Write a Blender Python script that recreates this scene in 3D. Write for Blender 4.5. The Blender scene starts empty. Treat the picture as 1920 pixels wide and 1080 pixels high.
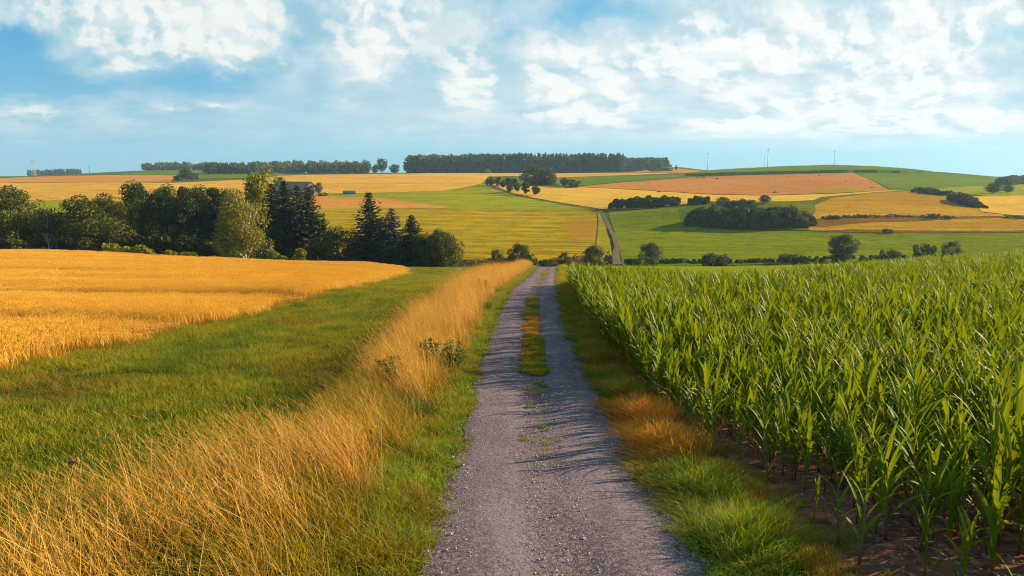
import bpy, math, random
import numpy as np
from mathutils import Vector
from mathutils.geometry import delaunay_2d_cdt
rng = np.random.default_rng(7)
random.seed(7)
S = bpy.context.scene
COL = S.collection
E = 4.0                                   # eye height above the track
F = 1280.0                                # focal length in photo pixels (24 mm)
TH = math.atan(218.0/1280.0)              # downward pitch
CT, ST = math.cos(TH), math.sin(TH)
SUN_EL, SUN_AZ = math.radians(20), math.radians(70)   # azimuth right of the view direction

def ray(px, py):
    a = (px-960)/F; bb = (540-py)/F
    yf = CT+bb*ST
    return a/yf, (bb*CT-ST)/yf                               # u, slope
# ------------------------------------------------------------------ camera
cd = bpy.data.cameras.new('camera'); cam = bpy.data.objects.new('camera', cd); COL.objects.link(cam)
cd.sensor_width = 36; cd.lens = 24; cd.clip_start = 0.1; cd.clip_end = 40000
cam.location = (0, 0, E); cam.rotation_euler = (math.pi/2-TH, 0, 0)
S.camera = cam
S.render.engine = 'CYCLES'
S.cycles.max_bounces = 5; S.cycles.diffuse_bounces = 2; S.cycles.glossy_bounces = 1
S.cycles.transmission_bounces = 3; S.cycles.transparent_max_bounces = 4; S.cycles.volume_bounces = 0
S.cycles.use_denoising = True; S.cycles.denoising_prefilter = 'NONE'; S.cycles.filter_width = 1.1
S.view_settings.view_transform = 'Standard'; S.view_settings.look = 'None'
S.view_settings.exposure = 1.4; S.view_settings.gamma = 1.0

# ------------------------------------------------------------------ node helpers
class NB:
    def __init__(s, tree): s.t = tree; s.n = tree.nodes; s.l = tree.links
    def new(s, typ, **kw):
        n = s.n.new(typ)
        for k, v in kw.items(): setattr(n, k, v)
        return n
    def put(s, sock, v):
        if v is None: return
        if isinstance(v, bpy.types.NodeSocket): s.l.new(v, sock)
        elif isinstance(v, (tuple, list)):
            v = tuple(v)
            if sock.type == 'RGBA' and len(v) == 3: v = v + (1,)
            sock.default_value = v
        else:
            sock.default_value = v
    def m(s, op, a, b=None, c=None, clamp=False):
        n = s.new('ShaderNodeMath', operation=op, use_clamp=clamp)
        for i, v in enumerate((a, b, c)): s.put(n.inputs[i], v)
        return n.outputs[0]
    def add(s, a, b): return s.m('ADD', a, b)
    def sub(s, a, b): return s.m('SUBTRACT', a, b)
    def mul(s, a, b): return s.m('MULTIPLY', a, b)
    def smooth(s, v, lo, hi, a=0.0, b=1.0):
        n = s.new('ShaderNodeMapRange', interpolation_type='SMOOTHSTEP')
        s.put(n.inputs['Value'], v); s.put(n.inputs['From Min'], lo); s.put(n.inputs['From Max'], hi)
        s.put(n.inputs['To Min'], a); s.put(n.inputs['To Max'], b); return n.outputs[0]
    def mix(s, f, a, b, mode='MIX'):
        n = s.new('ShaderNodeMix', data_type='RGBA', blend_type=mode)
        s.put(n.inputs[0], f); s.put(n.inputs[6], a); s.put(n.inputs[7], b); return n.outputs[2]
    def comb(s, x, y, z):
        n = s.new('ShaderNodeCombineXYZ'); s.put(n.inputs[0], x); s.put(n.inputs[1], y); s.put(n.inputs[2], z); return n.outputs[0]
    def noise(s, vec, scale, detail=4, rough=0.55, dist=0.0, out=0, norm=True):
        n = s.new('ShaderNodeTexNoise'); n.normalize = norm
        s.put(n.inputs['Vector'], vec); s.put(n.inputs['Scale'], scale); s.put(n.inputs['Detail'], detail)
        s.put(n.inputs['Roughness'], rough); s.put(n.inputs['Distortion'], dist); return n.outputs[out]
    def mapping(s, vec, loc=(0,0,0), rot=(0,0,0), scale=(1,1,1)):
        n = s.new('ShaderNodeMapping'); s.put(n.inputs[0], vec); n.inputs[1].default_value = loc
        n.inputs[2].default_value = rot; n.inputs[3].default_value = scale; return n.outputs[0]

# ------------------------------------------------------------------ world: Nishita sky with clouds
W = bpy.data.worlds.new('World'); S.world = W; W.use_nodes = True
b = NB(W.node_tree); b.n.clear()
sky = b.new('ShaderNodeTexSky', sky_type='NISHITA', sun_disc=False)
sky.sun_elevation = SUN_EL; sky.sun_rotation = SUN_AZ; sky.air_density = 1.0; sky.dust_density = 0.6; sky.ozone_density = 2.0
tc = b.new('ShaderNodeTexCoord'); sep = b.new('ShaderNodeSeparateXYZ'); b.put(sep.inputs[0], tc.outputs['Generated'])
b.put(sky.inputs[0], b.comb(sep.outputs[0], sep.outputs[1], b.m('MAXIMUM', sep.outputs[2], .015)))
yy = b.m('MAXIMUM', b.m('ABSOLUTE', sep.outputs[1]), 0.2)
U = b.m('DIVIDE', sep.outputs[0], yy); V = b.m('DIVIDE', sep.outputs[2], yy)
Vp = b.add(b.m('MAXIMUM', V, 0.0), .15)
def persp(du=0.0, dv=0.0):                                 # cloud layers flatten a little towards the horizon
    vv = b.add(Vp, dv); return b.comb(b.mul(b.add(U, du), 1.3), b.m('DIVIDE', -.18, vv), 0.0)
P0 = persp(); P1 = persp(.010, .010)
wv = b.new('ShaderNodeVectorMath', operation='SUBTRACT'); b.put(wv.inputs[0], b.noise(P0, 6.0, 4, 0.6, out=1)); wv.inputs[1].default_value = (.5, .5, .5)
wsep = b.new('ShaderNodeSeparateXYZ'); b.put(wsep.inputs[0], wv.outputs[0])
UW = b.add(U, b.mul(wsep.outputs[0], .10)); VW = b.add(V, b.mul(b.mul(wsep.outputs[1], .32), Vp))
def blob(px, py, rx, ry, amp):
    cu, cv = ray(px, py)
    dx = b.mul(b.sub(UW, cu), F/rx); dy = b.mul(b.sub(VW, cv), F/ry)
    return b.mul(b.m('EXPONENT', b.mul(b.add(b.mul(dx, dx), b.mul(dy, dy)), -1.0)), amp)
def total(lst):
    r = None
    for q in lst:
        v = blob(*q); r = v if r is None else b.add(r, v)
    return r
def puff(P):                                               # billows: rounded cells broken up by finer noise
    q = b.m('ABSOLUTE', b.mul(b.sub(b.noise(P, 7.5, 2, .5), .5), 2.0)); r_ = b.m('ABSOLUTE', b.mul(b.sub(b.noise(P, 17.0, 1, .5), .5), 2.0))
    return b.add(b.add(b.mul(b.sub(q, .22), 1.1), b.mul(b.sub(r_, .2), .28)), b.mul(b.sub(b.noise(P, 22.0, 4, .6), .5), .8))
cum = total([(190,15,190,48,.9),(250,60,110,34,.6),(330,40,110,50,.8),(455,45,105,66,1.4),(450,108,60,28,.9),(705,45,85,92,1.4),(700,110,55,22,.5),(872,140,48,55,1.15),(885,172,34,18,.7),(320,88,24,17,.8),
             (1010,100,110,70,.85),(1110,185,120,52,1.15),(1060,215,80,26,.7),(1260,100,150,60,.9),(1400,130,150,60,.8),(1560,50,220,60,.75),(1740,110,170,80,.8),(1360,240,80,15,1.05),
             (1450,222,70,22,.9),(1580,190,200,50,.8),(1715,222,45,24,.95),(1850,226,100,26,1.0),(1540,243,200,10,.6),(55,205,130,24,.6),(230,112,110,14,.6),(120,175,110,10,.4),(370,196,80,9,.75),(620,200,60,14,.4),(1890,45,100,30,.7),(900,20,90,30,.4),(1640,232,40,10,.4)])
gap = total([(1120,35,120,40,1.1),(1240,172,62,34,.8),(1490,146,55,26,.85),(1888,78,48,24,.6),(15,95,70,42,1.1),(400,158,120,24,1.1),(110,160,130,22,.7),(590,100,30,70,.5),(960,160,34,60,.6),(960,50,34,50,.4),(1660,45,80,14,.3)])
p0 = puff(P0); p1 = puff(P1)
n2 = b.noise(b.mapping(P0, loc=(3, 1, 0), scale=(.7, 1.3, 1)), 4.5, 5, 0.6)
n3 = b.noise(b.mapping(P0, loc=(7, 4, 0), scale=(1, 1.2, 1)), 9.0, 5, 0.6)
core = b.sub(cum, b.mul(gap, 1.0))
dens = b.add(core, b.mul(p0, .78))
halo = b.smooth(b.add(b.mul(core, .9), b.mul(b.sub(n2, .5), 1.9)), -.28, .50)      # soft grey-blue body of the clouds
am = b.smooth(dens, .25, .66)                                                      # white sunlit heads
lit = b.smooth(b.sub(p0, p1), -.12, .12)
veil = b.add(b.sub(total([(700,180,330,80,.8),(1400,110,650,160,1.3),(60,220,280,40,.85),(300,130,200,70,.4),(1100,258,600,24,.45)]), b.mul(gap, .7)), b.mul(b.sub(n3, .5), 1.3))
veil = b.smooth(veil, -.05, .95)
low = b.smooth(V, 0.02, .24); lowfade = b.smooth(V, .022, .06)
leftright = b.smooth(U, -.6, .6)
K = 3.85
def cc(r, g, bb): return tuple(((v/255.0+.055)/1.055)**2.4*K for v in (r, g, bb))
tint = b.mix(1.0, sky.outputs[0], (0.62, 1.0, 1.1, 1), 'MULTIPLY')
base = b.mix(.9, tint, b.mix(low, b.mix(leftright, cc(122,182,212), cc(114,186,216)), b.mix(leftright, cc(66,156,204), cc(100,184,212))))
base = b.mix(b.mul(b.mul(veil, .85), lowfade), base, b.mix(leftright, cc(170,206,222), cc(220,234,239)))
shade = b.mix(b.smooth(n3, .35, .65), b.mix(leftright, cc(150,198,216), cc(186,214,226)), b.mix(leftright, cc(206,224,230), cc(234,241,243)))
white = b.mix(leftright, cc(243,245,241), cc(251,252,250))
base = b.mix(b.mul(b.mul(halo, .9), lowfade), base, shade)
cloudc = b.mix(b.smooth(b.add(b.add(b.mul(lit, .42), b.mul(dens, .40)), b.mul(b.sub(n3, .5), 1.1)), .15, .95), b.mix(.12, shade, white), white)
skyc = b.mix(b.mul(am, b.smooth(V, .035, .07)), base, cloudc)
bg = b.new('ShaderNodeBackground'); b.put(bg.inputs[0], skyc); bg.inputs[1].default_value = 0.1
wo = b.new('ShaderNodeOutputWorld'); b.l.new(bg.outputs[0], wo.inputs[0])

# ------------------------------------------------------------------ sun
sd = bpy.data.lights.new('sun', 'SUN'); sd.energy = 5.0; sd.angle = math.radians(.5); sd.color = (1.0, .84, .60)
so = bpy.data.objects.new('sun', sd); COL.objects.link(so)
sv = Vector((math.sin(SUN_AZ)*math.cos(SUN_EL), math.cos(SUN_AZ)*math.cos(SUN_EL), math.sin(SUN_EL)))
so.rotation_euler = (-sv).to_track_quat('-Z', 'Y').to_euler(); so.location = (60, 20, 60)

# ------------------------------------------------------------------ terrain function
KY = [1,6.3,9.5,17.6,29,40,60,80,103,125,150,180,225,300,350,400,450,520,600,700,850,1000,1300,2000,4000,9000,16000]
near = [-4.0,-4.04,-4.5,-5.33,-6.3]
cols = {
 -.75: near+[-7.2,-8.9,-10.6,-12.4,-15.5,-19,-22,-25,-23.5,-22.5,-21,-18.5,-15,-12.5,-11,-9,-7.5,-9,-13,-26,-62,-150],
 -.48: near+[-7.2,-9.1,-11.0,-13.4,-17,-20.5,-24,-27,-26,-24,-22,-18.5,-14,-11,-9,-6,-3,3,-5,-22,-60,-150],
 -.30: near+[-7.1,-9.3,-11.5,-14.1,-18,-22.5,-26.5,-29,-27.5,-25.5,-22.5,-18.5,-14,-11,-8.6,-5.5,-3,-2,-8,-22,-60,-150],
 -.13: near+[-7.1,-9.5,-11.9,-14.5,-19.5,-24.5,-28.5,-30.5,-28.5,-26,-23,-18.5,-14,-11,-8,-4.5,-2,-2,-8,-22,-60,-150],
 .055: near+[-7.1,-9.5,-11.8,-14.3,-19.5,-25,-29.5,-30.7,-29,-26.8,-24,-20,-14.5,-11.5,-9.5,-5.5,-2,-2,-8,-22,-60,-150],
 .30: near+[-7.6,-10.3,-12.4,-14.3,-18.5,-23.5,-28,-30.3,-27.5,-22.5,-18,-17,-16,-13.5,-8,-1,2.5,-2,-10,-24,-60,-150],
 .47: near+[-7.4,-9.9,-12.0,-13.9,-17.5,-22,-27,-29.8,-26,-21.5,-17.5,-16,-14.5,-12,-6.5,3,8,2,-10,-24,-60,-150],
 .62: near+[-7.3,-9.5,-11.7,-13.8,-17,-21,-26,-29,-25.5,-22,-19,-17,-15.5,-13,-8.5,-3,-.5,-6,-13,-26,-60,-150],
 .75: near+[-7.2,-9.0,-11.3,-13.6,-16.5,-20.5,-25,-28,-25,-23,-21,-19,-17,-15.5,-13,-10,-9,-10.5,-15,-28,-62,-150],
}
def pchip(x, y, xq):
    x = np.asarray(x, float); y = np.asarray(y, float); h = np.diff(x); d = np.diff(y)/h
    m = np.zeros_like(y); m[0] = d[0]; m[-1] = d[-1]
    for i in range(1, len(x)-1):
        if d[i-1]*d[i] > 0:
            w1 = 2*h[i]+h[i-1]; w2 = h[i]+2*h[i-1]; m[i] = (w1+w2)/(w1/d[i-1]+w2/d[i])
    i = np.clip(np.searchsorted(x, xq)-1, 0, len(x)-2); t = np.clip((xq-x[i])/h[i], 0, 1)
    return ((2*t**3-3*t**2+1)*y[i]+(t**3-2*t**2+t)*h[i]*m[i]+(-2*t**3+3*t**2)*y[i+1]+(t**3-t**2)*h[i]*m[i+1])
NU, NY = 321, 700
UQ = np.linspace(-1.6, 1.6, NU); LY = np.linspace(0, math.log(16000), NY)
cu = sorted(cols); lk = np.log(KY)
tab = np.array([pchip(lk, cols[c], LY) for c in cu])            # cols x NY
TAB = np.array([pchip([-1.7]+cu+[1.7], np.concatenate([[tab[0, j]], tab[:, j], [tab[-1, j]]]), UQ) for j in range(NY)])   # NY x NU
def H(X, Y):
    X = np.asarray(X, float); Y = np.asarray(Y, float)
    Yc = np.clip(Y, 1.0, 15900); u = np.clip(X/np.maximum(Yc, 4.0), -1.599, 1.599)
    a = (u+1.6)/3.2*(NU-1); c = np.log(Yc)/LY[-1]*(NY-1)
    i = np.floor(a).astype(int); j = np.floor(c).astype(int); a = a-i; c = c-j
    i = np.clip(i, 0, NU-2); j = np.clip(j, 0, NY-2)
    z = (TAB[j, i]*(1-a)+TAB[j, i+1]*a)*(1-c)+(TAB[j+1, i]*(1-a)+TAB[j+1, i+1]*a)*c
    k = np.clip((Y-15)/60, 0, 1)
    z = z + k*(.10*np.sin(X*.11+Y*.05+1)*np.sin(Y*.09-X*.04)+.05*np.sin(X*.31+2)*np.sin(Y*.27)) + np.clip((Y-300)/900, 0, 1)*(.5*np.sin(X*.013+1)*np.sin(Y*.011+2))
    z = z + 8.5*np.exp(-((X-.232*1150)/46)**2-((Y-1150)/60)**2)
    z = z + 3.0*np.exp(-((X-.37*372)/26)**2-((Y-372)/22)**2)
    return z + E
YF = np.exp(np.linspace(math.log(4), math.log(8000), 3000))
def at(px, py, ymin=4.0, lift=0.0):
    """the point of the terrain that lies under a place of the photograph, beyond ymin"""
    u, s = ray(px, py)
    g = H(u*YF, YF)+lift; r = E+s*YF
    ok = np.where((YF >= ymin) & (g >= r))[0]
    j = ok[0] if len(ok) else len(YF)-1
    Y = YF[j]
    if j > 0 and len(ok) and YF[j-1] >= ymin:
        d0 = r[j-1]-g[j-1]; d1 = r[j]-g[j]
        if d0 > 0: Y = YF[j-1]+(YF[j]-YF[j-1])*d0/(d0-d1)
    return u*Y, Y

# ------------------------------------------------------------------ mesh helpers
def mesh_np(name, v, f, mat=None, attr=None, smooth=False, midx=None):
    """v (N,3) array, f (M,k) array or list of arrays of faces"""
    me = bpy.data.meshes.new(name)
    v = np.asarray(v, np.float32)
    if not isinstance(f, list): f = [f]
    f = [np.asarray(q, np.int32) for q in f if len(q)]
    loops = np.concatenate([q.ravel() for q in f]); sizes = np.concatenate([np.full(len(q), q.shape[1], np.int32) for q in f])
    me.vertices.add(len(v)); me.vertices.foreach_set('co', v.ravel())
    me.loops.add(len(loops)); me.loops.foreach_set('vertex_index', loops)
    me.polygons.add(len(sizes)); st = np.concatenate([[0], np.cumsum(sizes)[:-1]]).astype(np.int32)
    me.polygons.foreach_set('loop_start', st); me.polygons.foreach_set('loop_total', sizes)
    if midx is not None: me.polygons.foreach_set('material_index', np.asarray(midx, np.int32))
    me.polygons.foreach_set('use_smooth', np.full(len(sizes), smooth))
    me.update(calc_edges=True)
    if attr is not None:
        for k, a in attr.items():
            A = me.attributes.new(k, 'FLOAT', 'POINT'); A.data.foreach_set('value', np.asarray(a, np.float32))
    for q in (mat if isinstance(mat, (list, tuple)) else [mat]):
        if q: me.materials.append(q)
    return me
def link(name, me, parent=None, loc=None):
    o = bpy.data.objects.new(name, me); COL.objects.link(o)
    if parent: o.parent = parent
    if loc is not None: o.location = loc
    return o
def tag(o, label=None, cat=None, group=None, kind=None):
    if label: o['label'] = label
    if cat: o['category'] = cat
    if group: o['group'] = group
    if kind: o['kind'] = kind
    return o
class Geo:
    """collects pieces; quads and triangles"""
    def __init__(s): s.v = []; s.q = []; s.t = []; s.n = 0
    def add(s, v, q=None, t=None):
        v = np.asarray(v, float); s.v.append(v)
        if q is not None and len(q): s.q.append(np.asarray(q)+s.n)
        if t is not None and len(t): s.t.append(np.asarray(t)+s.n)
        s.n += len(v)
    def tube(s, pts, rad, k=6, cap=True):
        pts = np.asarray(pts, float); rad = np.broadcast_to(np.asarray(rad, float), (len(pts),)); n = len(pts); V = []
        for i in range(n):
            d = pts[min(i+1, n-1)]-pts[max(i-1, 0)]; d = d/(np.linalg.norm(d)+1e-9)
            a = np.cross(d, (0, 0, 1)) if abs(d[2]) < .9 else np.cross(d, (1, 0, 0)); a /= np.linalg.norm(a); c = np.cross(d, a)
            th = np.arange(k)*2*math.pi/k
            V.append(pts[i]+rad[i]*(np.outer(np.cos(th), a)+np.outer(np.sin(th), c)))
        q = [[i*k+j, i*k+(j+1) % k, (i+1)*k+(j+1) % k, (i+1)*k+j] for i in range(n-1) for j in range(k)]
        V = np.concatenate(V); t = []
        if cap:
            V = np.vstack([V, pts[0], pts[-1]]); a0 = n*k
            t = [[a0, (j+1) % k, j] for j in range(k)]+[[a0+1, (n-1)*k+j, (n-1)*k+(j+1) % k] for j in range(k)]
        s.add(V, q, t)
    def box(s, c, d, rz=0):
        x, y, z = np.array(d)/2.0
        v = np.array([[i*x, j*y, k*z] for k in (-1, 1) for j in (-1, 1) for i in (-1, 1)]); cs, sn = math.cos(rz), math.sin(rz)
        v = np.stack([v[:, 0]*cs-v[:, 1]*sn, v[:, 0]*sn+v[:, 1]*cs, v[:, 2]], 1)+np.array(c)
        s.add(v, [[0,2,3,1],[4,5,7,6],[0,1,5,4],[2,6,7,3],[0,4,6,2],[1,3,7,5]])
    def mesh(s, name, mat, smooth=False, attr=None):
        f = []
        if s.q: f.append(np.concatenate(s.q))
        if s.t: f.append(np.concatenate(s.t))
        return mesh_np(name, np.concatenate(s.v), f, mat, attr, smooth)

# ------------------------------------------------------------------ materials
def lin(r, g, bb): return tuple(((v/255.0+.055)/1.055)**2.4 if v > 10 else v/255/12.92 for v in (r, g, bb))
def new_mat(name):
    m = bpy.data.materials.new(name); m.use_nodes = True; nb = NB(m.node_tree); nb.n.clear(); return m, nb
def finish(nb, col, rough=.9, bump=None, bstr=.5, bdist=.05, spec=.15):
    p = nb.new('ShaderNodeBsdfPrincipled'); nb.put(p.inputs['Base Color'], col); nb.put(p.inputs['Roughness'], rough); p.inputs['Specular IOR Level'].default_value = spec
    if bump is not None:
        bm = nb.new('ShaderNodeBump'); bm.inputs['Strength'].default_value = bstr; bm.inputs['Distance'].default_value = bdist
        nb.put(bm.inputs['Height'], bump); nb.l.new(bm.outputs[0], p.inputs['Normal'])
    o = nb.new('ShaderNodeOutputMaterial'); nb.l.new(p.outputs[0], o.inputs[0]); return p
def gpos(nb): return nb.new('ShaderNodeNewGeometry').outputs['Position']
def field_mat(name, c1, c2, c3=None, big=.02, small=.35, rows=None, rot=0.0, rowamp=.5, bump=.35, bdist=.3, patch=None):
    """broad colour drift, small mottling and, if asked, drilled or mown rows"""
    c1, c2 = [tuple(q*.82 for q in c) for c in (c1, c2)]; c3 = tuple(q*.82 for q in c3) if c3 else None
    m, nb = new_mat(name); g = gpos(nb)
    v = nb.mapping(g, rot=(0, 0, rot), scale=(.35, 1, 1))
    f = nb.smooth(nb.noise(v, big, 5, .6), .38, .62)
    s = nb.noise(nb.mapping(g, rot=(0, 0, rot), scale=(.4, 1.3, 1)), small, 8, .8)
    col = nb.mix(f, c1, c2); dk = c3 or tuple(.5*x for x in c1)
    col = nb.mix(nb.smooth(s, .40, .66), col, dk)
    col = nb.mix(nb.smooth(nb.noise(nb.mapping(g, rot=(0, 0, rot), scale=(.5, 1.6, 1)), small*3.5, 5, .8), .50, .66, 0, .75), col, tuple(min(1, 1.35*x) for x in c2))
    hgt = s
    if rows:
        sp = nb.new('ShaderNodeSeparateXYZ'); nb.put(sp.inputs[0], nb.mapping(g, rot=(0, 0, rot)))
        wob = nb.mul(nb.noise(g, .03, 3, .5), rows*2.0)
        w = nb.m('SINE', nb.mul(nb.add(sp.outputs[1], wob), 2*math.pi/rows))
        w2 = nb.m('SINE', nb.mul(nb.add(sp.outputs[1], wob), 2*math.pi/rows/3.7))
        w = nb.smooth(nb.add(nb.add(w, nb.mul(w2, .8)), nb.mul(nb.sub(nb.noise(v, .15, 4, .6), .5), 3.5)), .1, 1.5)
        col = nb.mix(nb.mul(w, rowamp), col, c3 or tuple(.5*x for x in c1)); hgt = nb.sub(s, nb.mul(w, .5))
    if patch:
        for (X, Y, rx, ry, pc) in patch:
            sp = nb.new('ShaderNodeSeparateXYZ'); nb.put(sp.inputs[0], g)
            dx = nb.mul(nb.sub(sp.outputs[0], X), 1.0/rx); dy = nb.mul(nb.sub(sp.outputs[1], Y), 1.0/ry)
            d = nb.add(nb.add(nb.mul(dx, dx), nb.mul(dy, dy)), nb.mul(nb.sub(nb.noise(g, .12, 5, .6), .5), 1.6))
            col = nb.mix(nb.smooth(d, 1.2, .2, 0, .8), col, pc)
    finish(nb, col, 1.0, hgt, bump, bdist, .0)
    return m
def leaf_mat(name, c1, c2, trans=.3, rough=.6, nscale=.25, spec=.2, tip=None, root=None, st=(1, 1, 1)):
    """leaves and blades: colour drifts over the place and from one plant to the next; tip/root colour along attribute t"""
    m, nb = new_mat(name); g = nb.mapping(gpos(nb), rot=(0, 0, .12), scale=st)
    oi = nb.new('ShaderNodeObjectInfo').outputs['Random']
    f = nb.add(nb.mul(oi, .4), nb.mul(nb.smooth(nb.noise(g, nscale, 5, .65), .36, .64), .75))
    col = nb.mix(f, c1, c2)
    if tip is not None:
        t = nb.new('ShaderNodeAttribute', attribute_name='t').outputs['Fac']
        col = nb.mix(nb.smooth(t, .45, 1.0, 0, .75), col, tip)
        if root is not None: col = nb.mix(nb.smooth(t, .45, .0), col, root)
    p = nb.new('ShaderNodeBsdfPrincipled'); nb.put(p.inputs['Base Color'], col); p.inputs['Roughness'].default_value = rough; p.inputs['Specular IOR Level'].default_value = spec
    tr = nb.new('ShaderNodeBsdfTranslucent'); nb.put(tr.inputs[0], nb.mix(1.0, col, (1.25, 1.15, .55, 1), 'MULTIPLY'))
    ms = nb.new('ShaderNodeMixShader'); ms.inputs[0].default_value = trans; nb.l.new(p.outputs[0], ms.inputs[1]); nb.l.new(tr.outputs[0], ms.inputs[2])
    o = nb.new('ShaderNodeOutputMaterial'); nb.l.new(ms.outputs[0], o.inputs[0]); return m
def plain_mat(name, c, rough=.7, n=(.15, 3.0), metal=0.0, spec=.3):
    m, nb = new_mat(name); tcn = nb.new('ShaderNodeTexCoord').outputs['Object']
    s = nb.noise(tcn, n[1], 5, .65)
    p = finish(nb, nb.mix(nb.smooth(s, .3, .7), tuple(x*(1-n[0]*2) for x in c), c), rough, s, .2, .02, spec); p.inputs['Metallic'].default_value = metal
    return m

M = {}
M['grass_ground'] = field_mat('grass ground', (.075,.115,.008), (.13,.13,.010), (.05,.07,.006), .06, 1.5, bump=.5, bdist=.1)
M['far_green'] = field_mat('green meadow', (.135,.165,.003), (.225,.215,.004), (.070,.095,.003), .012, .25, rows=3.2, rot=.06, rowamp=.35)
M['hill_green'] = field_mat('young green crop', (.115,.17,.005), (.17,.205,.006), (.06,.10,.004), .01, .3, rows=6, rot=.25, rowamp=.4)
M['hillock'] = field_mat('hillock grass', (.10,.115,.004), (.16,.14,.005), (.05,.07,.005), .03, .4)
M['yellow_green'] = field_mat('yellow green meadow', (.25,.23,.006), (.30,.27,.008), (.16,.17,.006), .012, .12, rows=9, rot=-.12, rowamp=.35)
M['olive'] = field_mat('mown olive field', (.36,.235,.004), (.46,.285,.004), (.17,.105,.003), .01, .2, rows=4.6, rot=0.02, rowamp=.9, patch=[(38, 330, 16, 45, (.30,.135,.012))])
M['gold'] = field_mat('stubble field', (.58,.29,.035), (.70,.39,.060), (.38,.155,.018), .012, .10, rows=9, rot=.10, rowamp=.35)
M['gold2'] = field_mat('ripe corn field', (.62,.34,.035), (.66,.38,.045), (.45,.22,.022), .015, .15, rows=5, rot=-.25, rowamp=.25)
M['orange'] = field_mat('orange stubble', (.54,.21,.030), (.62,.27,.045), (.36,.13,.02), .01, .3, rows=5, rot=.1, rowamp=.25)
M['plough'] = field_mat('ploughed field', (.47,.175,.030), (.56,.225,.045), (.27,.085,.018), .012, .3, rows=5, rot=.05, rowamp=.55)
M['dry_meadow'] = field_mat('dry meadow', (.40,.19,.008), (.56,.30,.018), (.20,.085,.005), .03, .55, rows=4, rot=.1, rowamp=.35, bump=.7, bdist=.6)
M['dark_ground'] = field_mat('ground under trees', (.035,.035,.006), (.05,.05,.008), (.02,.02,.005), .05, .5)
M['scrub'] = field_mat('brown scrub', (.22,.085,.012), (.30,.14,.014), (.09,.04,.01), .08, 1.2, bump=.8, bdist=.8)
M['rough_verge'] = field_mat('rough yellow verge', (.30,.22,.010), (.36,.28,.016), (.13,.12,.006), .06, .6, bump=.7, bdist=.5)
M['wheat_ground'] = field_mat('ripe wheat ground', (.34,.15,.014), (.42,.20,.02), (.20,.075,.008), .05, 1.2)
M['soil'] = field_mat('dark soil', (.27,.100,.065), (.36,.145,.090), (.11,.040,.034), .5, 5.0, bump=1.0, bdist=.06)
M['crest_green'] = field_mat('bright short grass', (.22,.24,.008), (.27,.26,.010), (.13,.16,.006), .05, 1.2, rows=2.5, rowamp=.3)
M['far_track'] = field_mat('far gravel track', (.16,.10,.085), (.22,.15,.12), (.09,.065,.03), .1, 1.0)
# near gravel track
m, nb = new_mat('gravel'); g = gpos(nb)
vo = nb.new('ShaderNodeTexVoronoi'); nb.put(vo.inputs['Vector'], g); vo.inputs['Scale'].default_value = 42
vo2 = nb.new('ShaderNodeTexVoronoi'); nb.put(vo2.inputs['Vector'], g); vo2.inputs['Scale'].default_value = 9
big = nb.noise(nb.mapping(g, scale=(1.6, .35, 1)), .7, 6, .65)
sc = nb.new('ShaderNodeSeparateColor'); nb.put(sc.inputs[0], vo.outputs['Color']); sc2 = nb.new('ShaderNodeSeparateColor'); nb.put(sc2.inputs[0], vo2.outputs['Color'])
c = nb.mix(nb.smooth(big, .38, .62), (.095,.064,.076), (.175,.122,.134))
c = nb.mix(nb.smooth(sc.outputs[0], .3, 1.0, 0, .6), c, (.30,.225,.22)); c = nb.mix(nb.smooth(sc.outputs[1], .72, .95, 0, .8), c, (.055,.042,.05))
c = nb.mix(nb.smooth(nb.noise(g, 60, 3, .7), .55, .75, 0, .5), c, (.09,.07,.08))
ysp = nb.new('ShaderNodeSeparateXYZ'); nb.put(ysp.inputs[0], g); YC = ysp.outputs[1]
aa = nb.m('ABSOLUTE', nb.add(nb.new('ShaderNodeAttribute', attribute_name='a').outputs['Fac'], nb.mul(nb.sub(nb.noise(g, .8, 4, .6), .5), .35)))
rut = nb.mul(nb.smooth(aa, .18, .42), nb.smooth(aa, .9, .62)); c = nb.mix(nb.mul(rut, .15), c, (.27,.20,.195))
c = nb.mix(nb.mul(nb.mul(nb.smooth(aa, .28, .05), nb.smooth(YC, 9, 17, .25, 1)), nb.smooth(nb.noise(g, 1.3, 5, .7), .42, .6)), c, (.13,.10,.055)); c = nb.mix(nb.mul(nb.smooth(aa, .86, 1.02), .6), c, (.085,.055,.05))
finish(nb, c, .93, nb.add(nb.mul(vo.outputs['Distance'], -.35), nb.mul(nb.noise(g, 22, 7, .8), 1.3)), .8, .03, .0); M['gravel'] = m; GR = (m, nb)
GREEN = [('leaf_dark', (.028,.042,.005), (.085,.090,.008)), ('leaf_olive', (.048,.056,.005), (.10,.095,.007)), ('leaf_mid', (.042,.066,.008), (.085,.10,.010)),
         ('leaf_yellow', (.16,.15,.006), (.27,.23,.010)), ('needle', (.018,.028,.009), (.048,.054,.012)), ('needle_blue', (.020,.032,.028), (.042,.060,.050)),
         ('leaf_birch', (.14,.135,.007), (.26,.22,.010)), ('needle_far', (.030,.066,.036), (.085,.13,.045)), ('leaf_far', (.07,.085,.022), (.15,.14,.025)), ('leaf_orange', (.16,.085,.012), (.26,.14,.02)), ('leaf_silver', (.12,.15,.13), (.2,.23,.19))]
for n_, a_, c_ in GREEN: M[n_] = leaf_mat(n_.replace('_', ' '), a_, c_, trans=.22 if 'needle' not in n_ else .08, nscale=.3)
M['maize_leaf'] = leaf_mat('maize leaf', (.055,.105,.004), (.17,.205,.006), trans=.34, rough=.55, nscale=.9, spec=.10, tip=(.215,.24,.008), root=(.26,.16,.03))
M['maize_stalk'] = leaf_mat('maize stalk', (.12,.10,.02), (.16,.13,.03), trans=.05, tip=(.12,.18,.02), root=(.20,.055,.02))
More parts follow.
